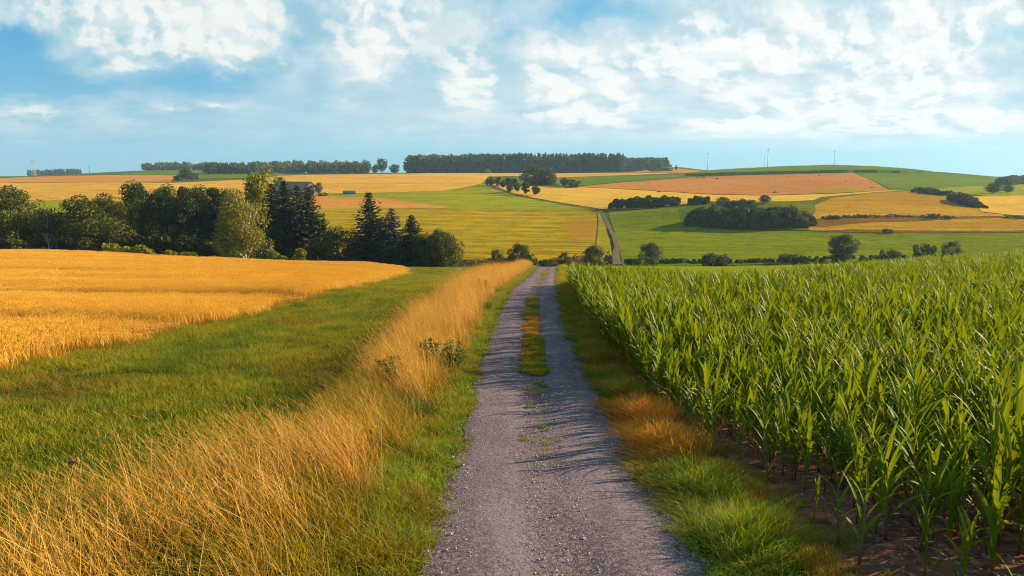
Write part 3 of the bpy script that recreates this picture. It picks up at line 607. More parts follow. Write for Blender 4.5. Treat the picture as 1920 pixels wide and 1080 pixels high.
# --- grass strip down the middle of the track
csrc = [fsrc[0], blade_src('centre_rusty', M['dry_red'], n=80, rad=.2, h0=.06, h1=.16, w=.011, curl=.6, seg=2, seed=101, spread=.5), blade_src('centre_green', M['grass'], n=100, rad=.2, h0=.06, h1=.18, w=.012, curl=.6, seg=2, seed=102, spread=.5)]
Y = rng.uniform(17.3, 37, 900); X = tx(Y)+.02+.28*rng.uniform(-1, 1, 900)*np.clip((Y-16.5)/1.2, .25, 1)*np.interp(Y, [17, 25, 37], [1.15, .95, .75])
Y2 = rng.uniform(72, 84, 160); X2 = tx(Y2)+.5*rng.uniform(-1, 1, 160); Y3 = np.concatenate([rng.uniform(10, 17.3, 70), rng.uniform(37, 104, 260)]); X3 = tx(Y3)+.22*rng.normal(0, 1, len(Y3))
c_id = np.where(rng.random(900) < .25+.6*np.exp(-((Y-27)/4)**2), 1, np.where(rng.random(900) < .45, 2, np.where(rng.random(900) < .5, 3, 0)))
X = np.concatenate([X, X2, X3]); Y = np.concatenate([Y, Y2, Y3]); idx_ = np.concatenate([c_id, rng.integers(0, 4, 160), rng.integers(0, 4, len(Y3))])
scl_ = np.concatenate([rng.uniform(.45, .9, 900), rng.uniform(.7, 1.1, 160), rng.uniform(.15, .5, len(Y3))])
msk = (np.sin(Y*1.7+1)+np.sin(Y*.9+X*7)+rng.normal(0, .7, len(Y))) > np.where((Y > 17.3) & (Y < 33), -1.15, -.3); X, Y, idx_, scl_ = X[msk], Y[msk], idx_[msk], scl_[msk]; k = len(X)
csrc.append(blade_src('centre_olive', M['olive_grass'], n=80, rad=.2, h0=.05, h1=.16, w=.011, curl=.6, seg=2, seed=103, spread=.5))
scatter('centre_grass', ground_fit(X, Y, .03), rots(X, Y, rng.uniform(0, 6.3, k)), sc3(scl_, scl_*rng.uniform(.6, 1.1, k)), idx_, csrc, 'low grass growing down the middle of the gravel track', 'grass')
# --- loose stones on the gravel
def stone(seed):
    r = np.random.default_rng(seed); g_ = Geo(); th = np.arange(6)*math.pi/3; a = r.uniform(.7, 1.1, 6)
    ring0 = np.stack([np.cos(th)*a, np.sin(th)*a*.8, np.zeros(6)], 1); ring1 = ring0*[.6, .6, 1]+[0, 0, .55]
    g_.add(np.vstack([ring0, ring1, [[0, 0, .7]]]), [[i, (i+1) % 6, 6+(i+1) % 6, 6+i] for i in range(6)], [[6+i, 6+(i+1) % 6, 12] for i in range(6)]); return g_
M['stone'] = leaf_mat('loose stone', (.12,.09,.10), (.42,.35,.35), trans=0.0, nscale=9, rough=.9)
ssrc = [source('stone', stone(s_).mesh('stone', M['stone'])) for s_ in range(4)]
k = 16000; Y = 5.0+20*rng.random(k)**1.4; X = tx(Y)+rng.uniform(-1.6, 1.6, k); sz = rng.gamma(1.6, .0034, k)+.003
scatter('gravel_stones', ground_fit(X, Y, .028), np.stack([rng.normal(0, .2, k), rng.normal(0, .2, k), rng.uniform(0, 6.3, k)], 1), sc3(sz, sz*.8), rng.integers(0, 4, k), ssrc, 'loose small stones lying on the gravel track', 'stones')
M['clod'] = leaf_mat('soil clod', (.16,.062,.040), (.34,.155,.095), trans=0.0, nscale=5, rough=1.0, spec=.05)
ksrc = [source('clod', stone(10+s_).mesh('clod', M['clod'])) for s_ in range(4)]
k = 9000; Y = 5.0+14*rng.random(k)**1.2; X = mx(Y)-.3+rng.random(k)*(1.0*Y); sz = rng.gamma(2.0, .011, k)+.005
scatter('soil_clods', ground_fit(X, Y, .03), np.stack([rng.normal(0, .3, k), rng.normal(0, .3, k), rng.uniform(0, 6.3, k)], 1), sc3(sz, sz*.7), rng.integers(0, 4, k), ksrc, 'dark soil clods lying between the maize plants', 'soil')

# ------------------------------------------------------------------ maize
def maize(seed, height=1.6, nl=11):
    r = np.random.default_rng(seed); stalk = Geo(); lv_ = Geo(); tt = []
    base_a = r.uniform(0, math.pi); bend = r.normal(0, .03, 2)
    pts = [np.array([bend[0]*t*t*height, bend[1]*t*t*height, t*height*.72]) for t in np.linspace(0, 1, 6)]
    stalk.tube(pts, np.linspace(.014, .006, 6), 5)
    for i in range(nl):
        t0 = .10+.86*i/(nl-1); z0 = t0*height*.78; p0 = np.array([bend[0]*t0*t0*height, bend[1]*t0*t0*height, z0])
        ang = base_a+(i % 2)*math.pi+r.normal(0, .35); L = height*(.27+.25*math.sin(math.pi*min(1, .25+.7*t0)))*r.uniform(.8, 1.15)
        wd = .034*height/1.6*r.uniform(.8, 1.2); up = r.uniform(1.12, 1.38)+.15*t0; droop = r.uniform(.6, 1.9)*(1.1-.8*t0)
        d = np.array([math.cos(ang), math.sin(ang)]); sgn = np.array([-d[1], d[0], 0]); nseg = 7; p = p0.copy(); a = up; rows = []; twist = r.normal(0, .5)
        for k_ in range(nseg+1):
            t = k_/nseg; ww = wd*math.sin(math.pi*min(1, .12+.88*(t**.75)*.98+.02))**.8 if t < 1 else .001
            ww = wd*(min(1, .45+2.2*t))*(1-t**3)**.9+.0008
            c_, s_ = math.cos(twist*t), math.sin(twist*t); side = sgn*c_+np.array([0, 0, 1.0])*s_
            nrm = np.array([-d[0]*math.sin(a), -d[1]*math.sin(a), math.cos(a)])
            rows += [p-side*ww+nrm*ww*.35, p, p+side*ww+nrm*ww*.35]
            a -= droop/nseg*(.4+1.3*t); p = p+np.array([d[0]*math.cos(a), d[1]*math.cos(a), math.sin(a)])*L/nseg
        q_ = []
        for k_ in range(nseg):
            for j in (0, 1): q_.append([k_*3+j, k_*3+j+1, k_*3+j+4, k_*3+j+3])
        lv_.add(rows, q_); tt += [[0.0, .25][i] if i < 2 else .45+.55*(i/nl)*(.6+.4*r.random())]*len(rows)
    vz = np.concatenate(stalk.v)[:, 2]; sm_ = stalk.mesh('stalk', M['maize_stalk'], True, {'t': np.clip(vz/(height*.5), 0, 1)})
    return sm_, lv_.mesh('leaves', M['maize_leaf'], True, {'t': np.array(tt)})
VAR = [maize(200+i, height=[1.7, 1.85, 1.75, 1.5, 1.8, 1.6][i], nl=[13, 14, 12, 12, 14, 12][i]) for i in range(6)]
YOUNG = [maize(230+i, height=1.0, nl=8) for i in range(3)]
def join_meshes(name, ms):
    vs, qs, n, mi = [], [], 0, []; ts = []; mts = []; tv = []
    for k_, me in enumerate(ms):
        v = np.empty(len(me.vertices)*3); me.vertices.foreach_get('co', v); v = v.reshape(-1, 3); vs.append(v); mts.append(me.materials[0])
        a = me.attributes.get('t'); tvv = np.zeros(len(v), np.float32)
        if a: a.data.foreach_get('value', tvv)
        tv.append(tvv)
        for p in me.polygons:
            (qs if len(p.vertices) == 4 else ts).append([w_+n for w_ in p.vertices]); (mi.append((0 if len(p.vertices) == 4 else 1, k_)))
        n += len(v)
    m4 = [k_ for s_, k_ in mi if s_ == 0]; m3 = [k_ for s_, k_ in mi if s_ == 1]
    return mesh_np(name, np.concatenate(vs), [np.array(qs), np.array(ts)] if ts else np.array(qs), mts, {'t': np.concatenate(tv)}, True, m4+m3)
X, Y = [], []
for r_ in range(0, 150):
    ys_ = np.arange(4.5, 92, .155); ys_ = ys_[rng.random(len(ys_)) > .10]
    off = r_*.62
    xs = mx(ys_)+off+rng.normal(0, .05, len(ys_)); yj = ys_+rng.normal(0, .05, len(ys_))
    lim = np.interp(xs/np.maximum(yj, 1), [.05, .33, .47, .6, .75, .9], [47, 47, 62, 78, 84, 92])
    ok = (xs/np.maximum(yj, 1) < .88+5.0/yj) & (yj < lim)
    # sparse corner near the camera
    thin = np.clip((yj-8.5)/6.5, 0, 1)*.72+.28; thin = np.where((xs-mx(yj) > 1.1+.5*(yj < 7)) & (yj < 15), np.clip(.85+(yj-6)*.03, .8, .97), thin); thin = np.where((xs-mx(yj) < .4) & (yj < 10.2), 0, thin); 
    ok &= rng.random(len(xs)) < thin
    X.append(xs[ok]); Y.append(yj[ok])
X = np.concatenate(X); Y = np.concatenate(Y)
Zt = H(X, Y); 
hgt = rng.uniform(.70, 1.16, len(X))*np.maximum(np.interp(Y, [5, 10, 18, 40, 90], [.62, .70, .95, 1.0, .95]), .86*(X-mx(Y) > 1.3))*(1+.07*np.sin(X*.5)*np.sin(Y*.4))*(1-.14*np.clip((Y-25)/20, 0, 1)*np.clip((.5-X/Y)/.2, 0, 1))
own_u = np.abs(X/Y) < .78
order = np.argsort(Y+1e3*(~own_u)); own = order[:290]; rest = order[290:]
yaw = rng.uniform(0, 6.28, len(X)); vi = rng.integers(0, 6, len(X))
msrc = [source('maize_source', join_meshes('maize_source', v)) for v in VAR]
scatter('maize_crop', np.stack([X, Y, Zt+.03], 1)[rest], np.stack([rng.normal(-.05, .05, len(rest)), rng.normal(-.03, .06, len(rest)), yaw[rest]], 1), sc3(hgt[rest]*rng.uniform(.9, 1.1, len(rest)), hgt[rest]), vi[rest], msrc, 'dense green maize standing in rows across the right side', 'maize'); print('maize', len(X))
def place_maize(x, y, sc_, v, yaw_, label, group='maize plants at the near edge of the field'):
    e = link('maize_plant', None, None, (x, y, float(H(x, y))+.03)); e.empty_display_size = .1
    e.scale = (sc_, sc_, sc_); e.rotation_euler = (random.gauss(-.04, .05), random.gauss(-.03, .06), yaw_)
    link('stalk', v[0], e); link('leaves', v[1], e); tag(e, label, 'maize plant', group); return e
for i in own:
    place_maize(float(X[i]), float(Y[i]), float(hgt[i]), VAR[vi[i]], float(yaw[i]), 'green maize plant among its like in the near rows of the field')
for (px, py) in ((1405,842),(1470,838),(1385,880),(1490,905),(1545,930),(1600,955),(1630,905),(1700,960),(1440,905),(1725,1040),(1610,1068),(1790,1010),(1850,1050)):
    x, y = at(px, py); place_maize(x, y, random.uniform(.75, 1.25), YOUNG[px % 3], random.uniform(0, 6), 'young maize plant of knee height on the thinly grown soil by the verge', 'young maize plants on the thin soil')
for (px, py, s_, k_, lab) in [(1572,1032,.98,0,'short young maize plant alone on bare soil nearest the grass verge'), (1660,1018,1.25,1,'slim maize plant on bare soil, second from the grass verge'),
      (1523,985,.6,2,'smallest maize seedling on bare soil beside the grass verge'), (1340,838,1.2,0,'maize plant at the corner of the field beside the rusty grass'), (1430,885,.95,1,'low maize plant with drooping leaves right of the rusty grass')]:
    x, y = at(px, py); place_maize(x, y, s_, YOUNG[k_], k_*1.3, lab)

# ------------------------------------------------------------------ trees
def cards(C, D, size, r, asp=1.4, up=None):
    """leaf clumps: one folded quad pair each, at C, size along D and across"""
    n = len(C); D = D/np.linalg.norm(D, axis=1)[:, None]; a = r.normal(size=(n, 3)); sdv = np.cross(D, a); sdv /= np.linalg.norm(sdv, axis=1)[:, None]; nr = np.cross(D, sdv)
    s_ = size[:, None]; V = np.stack([C-D*s_*asp*.5, C+sdv*s_*.5+nr*s_*.12, C+D*s_*asp*.5, C-sdv*s_*.5+nr*s_*.12], 1).reshape(-1, 3)
    return V, (np.arange(n)*4)[:, None]+np.arange(4)
def broad(seed, n=7000, lw=1.0, leaf=.026, w=.36, z0=.12, zc=.58, cl=60, trunk='bark', mat='leaf_dark', gaps=.0, cone=0.0, hang=0.0, limbs=7, asp=1.4):
    """broadleaf tree of unit height: leaf clumps gathered in clusters over an uneven crown"""
    if n > 4000: n = int(n*1.7); leaf = leaf*.74
    r = np.random.default_rng(seed); d = r.normal(size=(cl, 3)); d /= np.linalg.norm(d, axis=1)[:, None]; d[:, 2] = d[:, 2]*.95
    rad = r.uniform(.45, .98, cl)**.6; zr = (1-z0)/2; zc = z0+zr
    C = d*rad[:, None]*[w, w, zr]; tz = (C[:, 2]+zr)/(2*zr); k = 1-cone*tz; C[:, 0] *= k; C[:, 1] *= k; C[:, 2] += zc
    C[:, :2] += r.normal(0, .02, (cl, 2)); cr = r.uniform(.08, .17, cl)*(w/.36)**.5
    m_ = r.integers(0, cl, n); dd = r.normal(size=(n, 3)); dd /= np.linalg.norm(dd, axis=1)[:, None]
    P = C[m_]+dd*(cr[m_]*r.uniform(.35, 1.05, n)**.5)[:, None]*[1, 1, .8]
    if hang: P[:, 2] -= hang*r.random(n)**2*np.hypot(P[:, 0], P[:, 1])/w
    P[:, 2] = np.clip(P[:, 2], .015, None)
    D = dd*.6+r.normal(size=(n, 3))*.5+[0, 0, -.3*(hang > 0)-.05]; g_ = Geo()
    v, q_ = cards(P, D, leaf*r.uniform(.6, 1.3, n), r, asp); g_.add(v, q_)
    crown = g_.mesh('crown', M[mat])
    t = Geo(); tw = r.normal(0, .015, (7, 2)); tp = [(tw[i, 0]*i*.5, tw[i, 1]*i*.5, i/6*zc*1.25) for i in range(7)]; t.tube(tp, np.linspace(.026, .006, 7), 7)
    for c in C[r.choice(cl, min(limbs*2, cl), replace=False)]:
        h0 = min(c[2]*.55, zc*.8); k_ = h0/(zc*1.25)*6; i0 = int(k_); st = np.array(tp[min(i0, 6)]); mid = st*.5+c*.5+[0, 0, .02]; t.tube([st, mid, c*[1.0, 1.0, 1.03]], [.010*lw, .007*lw, .003*lw], 5)
    return t.mesh('trunk', M[trunk], True), crown
def spruce(seed, w=.19, levels=34, mat='needle', z0=.03, dens=1.0, leaf=.024, ragged=.25, bare=0.0):
    r = np.random.default_rng(seed); P, D, Sz = [], [], []; t = Geo(); t.tube([(0, 0, 0), (.004, 0, .5), (0, .003, .985)], [.018, .011, .002], 6)
    for k in range(levels):
        f = k/(levels-1); z = max(z0, bare)+(.97-max(z0, bare))*f**.92; L0 = w*(1-f)**.82+.012
        nb_ = int((11-4*f)*dens)+2; ph = r.uniform(0, 6.28)
        for j in range(nb_):
            a = ph+j*2*math.pi/nb_+r.normal(0, .2); L = L0*r.uniform(1-ragged, 1+ragged*.6); dn = r.uniform(.2, .45) if f < .7 else r.uniform(-.3, .15)
            m_ = max(3, int(L/leaf*1.7)); tt = (np.arange(m_)+.6)/m_; x = np.cos(a)*L*tt; y_ = np.sin(a)*L*tt; zz = z-L*dn*tt+L*.28*tt**3
            for rep in range(2):
                P.append(np.stack([x, y_, zz], 1)+r.normal(0, leaf*.28, (m_, 3))); dv = np.tile([math.cos(a), math.sin(a), -dn*.7], (m_, 1))+r.normal(0, .45, (m_, 3)); D.append(dv); Sz.append(leaf*r.uniform(.6, 1.15, m_)*(1.05-.35*tt)*(1-.55*f**3))
    P = np.concatenate(P); P[:, 2] = np.clip(P[:, 2], .01, 1.0); g_ = Geo(); v, q_ = cards(P, np.concatenate(D), np.concatenate(Sz), r, 1.7); g_.add(v, q_)
    return t.mesh('trunk', M['bark'], True), g_.mesh('crown', M[mat])
def bush(seed, n=3500, w=.6, leaf=.05, mat='leaf_dark', cl=30):
    return broad(seed, n, 1.0, leaf, w, z0=.02, cl=cl, mat=mat, limbs=4)
KIND = {}
def kindof(name):
    if name not in KIND:
        mk = {
         'oak': lambda: broad(1, 11000, 1.0, .024, .40, .05, cl=70, mat='leaf_olive'), 'oak2': lambda: broad(2, 9000, 1.0, .025, .36, .08, cl=60, mat='leaf_dark'),
         'ash': lambda: broad(3, 6000, 1.0, .026, .32, .15, cl=46, mat='leaf_mid', limbs=9), 'poplar': lambda: broad(4, 9000, 1.0, .022, .24, .06, cl=70, mat='leaf_yellow', cone=.25),
         'pine': lambda: broad(5, 7000, 1.0, .022, .24, .30, cl=50, mat='leaf_dark', cone=.55, limbs=9), 'pine2': lambda: broad(6, 7500, 1.0, .022, .26, .25, cl=54, mat='needle', cone=.35, limbs=9), 'pine3': lambda: broad(16, 7000, 1.0, .022, .23, .35, cl=44, mat='leaf_mid', cone=.7, limbs=9),
         'birch': lambda: broad(7, 8000, 1.5, .017, .30, .02, cl=64, mat='leaf_birch', cone=.35, hang=.12, trunk='bark_pale', limbs=12, asp=2.0),
         'thin': lambda: broad(8, 2600, 1.0, .026, .30, .35, cl=26, mat='leaf_olive', trunk='bark_pale', limbs=9),
         'spruce': lambda: spruce(11, w=.19, dens=1.9), 'spruce2': lambda: spruce(12, w=.22, ragged=.35, dens=1.9), 'spruce_blue': lambda: spruce(13, w=.21, dens=1.5, mat='needle_blue'), 'spruce_lean': lambda: spruce(14, w=.17, levels=30, ragged=.42, dens=1.3), 'scots': lambda: spruce(15, w=.22, levels=18, ragged=.5, dens=.6, bare=.3),
         'cone': lambda: broad(9, 7000, 1.0, .026, .32, .02, cl=60, mat='leaf_mid', cone=.65), 'yew': lambda: broad(10, 7000, 1.0, .03, .46, .02, cl=50, mat='leaf_dark', cone=.45),
         'bush': lambda: bush(21), 'bush2': lambda: bush(22, mat='leaf_mid'), 'bush_yellow': lambda: bush(23, mat='leaf_yellow'), 'bush_olive': lambda: bush(24, mat='leaf_olive'), 'bush_orange': lambda: bush(25, mat='leaf_orange'), 'bush_silver': lambda: spruce(26, w=.42, levels=16, mat='leaf_silver', leaf=.06),
         'lolly': lambda: broad(27, 2600, 1.0, .05, .30, .10, cl=36, mat='leaf_dark', cone=.5), 'lolly2': lambda: broad(28, 2600, 1.0, .05, .28, .10, cl=34, mat='leaf_dark', cone=.55),
         'dome': lambda: broad(29, 9000, 1.0, .028, .50, .02, cl=80, mat='leaf_dark', cone=.3),
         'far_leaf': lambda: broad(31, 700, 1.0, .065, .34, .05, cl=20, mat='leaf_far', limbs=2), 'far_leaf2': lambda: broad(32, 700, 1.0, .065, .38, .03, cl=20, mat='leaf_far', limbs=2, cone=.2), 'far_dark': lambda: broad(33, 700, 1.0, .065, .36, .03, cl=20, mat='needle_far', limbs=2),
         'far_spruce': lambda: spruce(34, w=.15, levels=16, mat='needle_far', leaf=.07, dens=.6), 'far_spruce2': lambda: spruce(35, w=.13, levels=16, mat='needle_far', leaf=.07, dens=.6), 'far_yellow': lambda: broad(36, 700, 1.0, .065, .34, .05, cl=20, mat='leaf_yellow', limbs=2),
        }[name]
        KIND[name] = mk()
    return KIND[name]
NAMES = {'oak': 'broadleaf_tree', 'spruce': 'spruce_tree', 'pine': 'pine_tree', 'birch': 'birch_tree', 'bush': 'shrub', 'scots': 'pine_tree', 'yew': 'yew_tree', 'poplar': 'poplar_tree'}
WID = {'oak': .40, 'oak2': .36, 'ash': .32, 'poplar': .24, 'pine': .2, 'pine2': .23, 'pine3': .19, 'birch': .30, 'thin': .3, 'spruce': .19, 'spruce2': .22, 'spruce_blue': .21, 'spruce_lean': .17, 'scots': .22, 'cone': .29, 'yew': .42, 'dome': .5, 'lolly': .27, 'lolly2': .26}
def tree(kind, px, Y, top, wpx, label, base=None, group=None, name=None, sink=.0):
    """stands on the terrain at column px and depth Y (or on photo row `base`), its top on row `top`, wpx pixels wide"""
    if base is not None: x, Y = at(px, base, 200 if Y is None else Y)
    u, s_ = ray(px, top); x = u*Y; g0 = float(H(x, Y))
    if kind.startswith('bush') and 'silver' not in kind or kind == 'dome': g0 -= (E+s_*Y-g0)*.28
    h_ = E+s_*Y-g0; wm = wpx/F*Y/2*(1.35 if kind.startswith('spruce') else 1); w0 = WID.get(kind, {'bush': .6}.get(kind[:4], .34))
    tr, cr = kindof(kind)
    nm = name or next((v for k_, v in NAMES.items() if kind.startswith(k_)), 'broadleaf_tree')
    e = link(nm, None, None, (x, Y, g0)); e.scale = (wm/(w0*1.08), wm/(w0*1.08), h_/1.02); e.rotation_euler[2] = random.uniform(0, 6.28); e.empty_display_size = .2
    link('trunk', tr, e); link('crown', cr, e); tag(e, label, 'shrub' if nm == 'shrub' else 'tree', group); return e
G1 = 'trees of the grove behind the wheat'
for a in [
 ('oak', 12, 150, 340, 110, 'broadleaf tree at the left edge of the picture behind the wheat'),
 ('ash', 55, 158, 392, 70, 'thin broadleaf tree just right of the leftmost tree'),
 ('thin', 84, 146, 388, 46, 'sparse tree with a pale slim trunk, left of the big rounded olive tree'),
 ('thin', 101, 148, 400, 34, 'smaller of the two pale trunked sparse trees beside the big rounded olive tree'),
 ('bush_olive', 20, 142, 432, 90, 'low olive bush under the leftmost tree'),
 ('bush', 68, 150, 440, 90, 'dark bush below the pale trunked sparse trees'),
 ('bush', 125, 158, 435, 80, 'dark undergrowth bush left of the rounded olive tree foot'),
 ('oak', 173, 150, 356, 124, 'big rounded olive green tree with sunlit right side'),
 ('ash', 222, 166, 376, 52, 'dark tree squeezed right behind the big rounded olive tree'),
 ('pine3', 255, 164, 341, 60, 'dark green pine with pointed top, first of the dark group'),
 ('pine', 287, 158, 350, 56, 'olive topped pine, second of the dark group'),
 ('pine3', 312, 168, 347, 50, 'narrow pointed pine in the middle of the dark group'),
 ('bush', 240, 160, 420, 80, 'dark undergrowth shrub below the first dark pine'),
 ('bush', 300, 162, 415, 90, 'dark undergrowth shrub below the olive topped pine'),
 ('bush', 352, 165, 410, 90, 'dark undergrowth shrub below the bare pine trunks'),
 ('bush', 398, 166, 408, 80, 'dark undergrowth shrub left of the birch foot'),
 ('pine2', 345, 160, 344, 50, 'black green pine with bare trunk, left of the birch'),
 ('pine3', 374, 168, 349, 52, 'olive pine between the black green pine and the birch'),
 ('pine2', 402, 163, 345, 52, 'dark pine just left of the birch crown'),
 ('pine', 432, 172, 348, 50, 'dark pine rising behind the birch top'),
 ('birch', 451, 140, 348, 104, 'weeping birch with pale trunk and bright yellow green leaves'),
 ('poplar', 484, 186, 313, 74, 'tall yellow green tree highest of the grove, behind the birch'),
 ('spruce2', 508, 170, 338, 84, 'dark spruce right of the birch, first of the spruce stand'),
 ('spruce', 532, 162, 333, 94, 'tallest dark spruce of the stand in front of the barn'),
 ('spruce_lean', 556, 168, 342, 80, 'spruce between the tallest spruce and the stand edge'),
 ('spruce2', 575, 160, 345, 88, 'spruce with spreading branches at the right edge of the stand'),
 ('scots', 606, 160, 395, 50, 'small open pine alone right of the spruce stand'),
 ('yew', 632, 152, 424, 100, 'low broad dark conifer between the spruce stand and the tall single spruce'),
 ('bush', 596, 156, 440, 60, 'dark bush at the foot of the small open pine'),
 ('spruce_lean', 691, 152, 355, 98, 'tall single dark spruce with ragged top'),
 ('spruce2', 712, 158, 405, 100, 'shorter dark spruce pressed against the tall single spruce'),
 ('spruce_blue', 733, 150, 386, 84, 'bluish spruce right of the tall single spruce'),
 ('spruce', 771, 146, 399, 84, 'slender green spruce right of the bluish spruce'),
 ('cone', 799, 143, 437, 72, 'cone shaped fresh green tree at the right end of the grove'),
 ('oak2', 829, 142, 426, 74, 'round dark tree closing the grove on the right'),
 ('bush_silver', 507, 128, 457, 40, 'small silvery blue spruce bush at the wheat edge'),
 ]: tree(*a, group=G1)
G2 = 'shrubs along the valley stream'
for a in [
 ('bush_olive', 905, 200, 482, 60, 'low olive bush left end of the valley shrubs'), ('bush', 880, 205, 484, 70, 'low dark bush beside the round dark tree'),
 ('ash', 930, 205, 466, 26, 'small upright dark shrub left of the verge top'), ('oak2', 974, 200, 453, 40, 'dark bushy tree above the top of the golden verge'), ('bush_olive', 984, 192, 464, 30, 'bright green bush in front of the dark bushy tree'),
 ('bush_olive', 1003, 192, 473, 30, 'olive bush right of the bright green bush'), ('bush', 950, 205, 475, 40, 'dark low bush between the upright shrub and the bushy tree'), ('bush', 1022, 205, 481, 24, 'tiny dark bush above the track end'),
 ('ash', 1058, 208, 471, 22, 'thin dark shrub above the right edge of the track end'), ('bush_orange', 1042, 212, 482, 36, 'rusty brown bush left of the thin dark shrub'), ('bush_orange', 1082, 212, 478, 42, 'rusty brown bush left of the dark round shrub'),
 ('oak2', 1112, 205, 457, 42, 'dark round shrub tree left of the winding far track'), ('bush_olive', 1137, 215, 470, 26, 'olive bush at the left side of the winding far track'),
 ('oak2', 1221, 225, 453, 40, 'dark shrub tree right of the winding far track'), ('bush_olive', 1210, 200, 474, 52, 'round olive bush right of the foot of the far track'), ('bush', 1182, 222, 482, 24, 'tiny bush at the right foot of the far track'),
 ('bush', 1340, 200, 468, 48, 'dark round bush above the maize, left one of a pair'), ('bush_olive', 1365, 202, 474, 50, 'olive bush touching the dark round bush'),
 ('bush', 1488, 225, 474, 56, 'flat dark bush on the shaded bank'), ('bush_orange', 1546, 215, 487, 22, 'tiny rusty bush at the end of the bright grass strip'),
 ('oak2', 1581, 222, 436, 52, 'tallest single dark tree standing in the green valley meadow'), ('bush', 1670, 215, 463, 40, 'dark shrub above the maize right of the single dark tree'), ('bush', 1650, 218, 478, 30, 'low bush left of the dark shrub above the maize'),
 ('bush', 1736, 218, 451, 40, 'rounded dark shrub, middle of three above the right maize'), ('ash', 1786, 218, 451, 34, 'rightmost of the three shrubs above the right maize'), ('bush_yellow', 1783, 212, 464, 22, 'small pale bush in front of the rightmost shrub')]:
    tree(*a, group=G2)
for (px, base, top, w_, kd, lab) in [
 (1001, 347, 309, 54, 'dome', 'big round dark tree on the field beyond the tree row'), (1028, 347, 312.5, 36, 'dome', 'right lobe tree joined to the big round dark tree'),
 (1070, 352, 333, 34, 'bush', 'dark bush right of the big round tree'), (1058, 349, 332, 14, 'lolly', 'little tree between the big round tree and the dark bush'),
 (1357, 389, 368, 24, 'oak2', 'dark tree on the hedge line above the hillock left side'), (1435, 381, 365, 22, 'oak2', 'lone small dark tree on top of the hillock'),
 (1392, 410, 371, 34, 'oak2', 'tree rising out of the dark thicket'), (1372, 409, 374, 32, 'oak2', 'left tree rising out of the dark thicket'), (1408, 410, 373, 24, 'ash', 'right tree rising out of the dark thicket'), (1347, 400, 378, 26, 'bush', 'round bush left of the trees in the thicket'),
 (1865, 363, 342, 28, 'oak2', 'lone rounded dark tree on the right meadow'), (1891, 362, 346, 18, 'oak2', 'small tree right of the lone rounded tree on the right meadow'),
 (1568, 412, 402, 14, 'bush', 'tiny dark bush on the dry slope right of the thicket'), (1751, 411, 398, 22, 'bush', 'small dark bush on the dry slope'), (1777, 412, 403, 12, 'bush', 'tiny bush right of the small bush on the dry slope'),
 (1665, 438, 427, 20, 'bush', 'small dark bush at the lower edge of the dry slope'), (1905, 410, 402, 40, 'bush', 'low dark bush on the dry slope at the right edge'), (1673, 404, 400, 14, 'bush', 'flat bush on the bank in the dry slope'),
 (1725, 356, 350, 18, 'bush', 'low bush on the field border right of the ploughed field'), (1744, 355, 350, 12, 'bush', 'tiny bush beside the low border bush'),
 (597, 366, 341, 14, 'ash', 'little tree standing right of the barn gable'), (605, 367, 360, 20, 'bush_olive', 'low bush at the foot of the little barn tree'), (523, 360, 331, 24, 'ash', 'tree behind the left end of the barn')]:
    tree(kd, px, None, top, w_, lab, base=base)
G3 = 'row of small trees along the far track'
rowl = ['first', 'second', 'third', 'fourth', 'fifth', 'sixth', 'seventh', 'eighth', 'ninth', 'tenth']
for i, (px, base, top, w_) in enumerate([(914,348,335,9),(922,349,331,11),(934,350,331,12),(943,353,337,11),(952,348,333,13),(956,362,340,13),(963,349,334,14),(970,360,342,13),(986,365,341,16),(1005,367,345,16)]):
    tree('lolly' if i % 2 else 'lolly2', px, None, top, w_, f'{rowl[i]} small dark tree from the left in the far track row', base=base, group=G3)
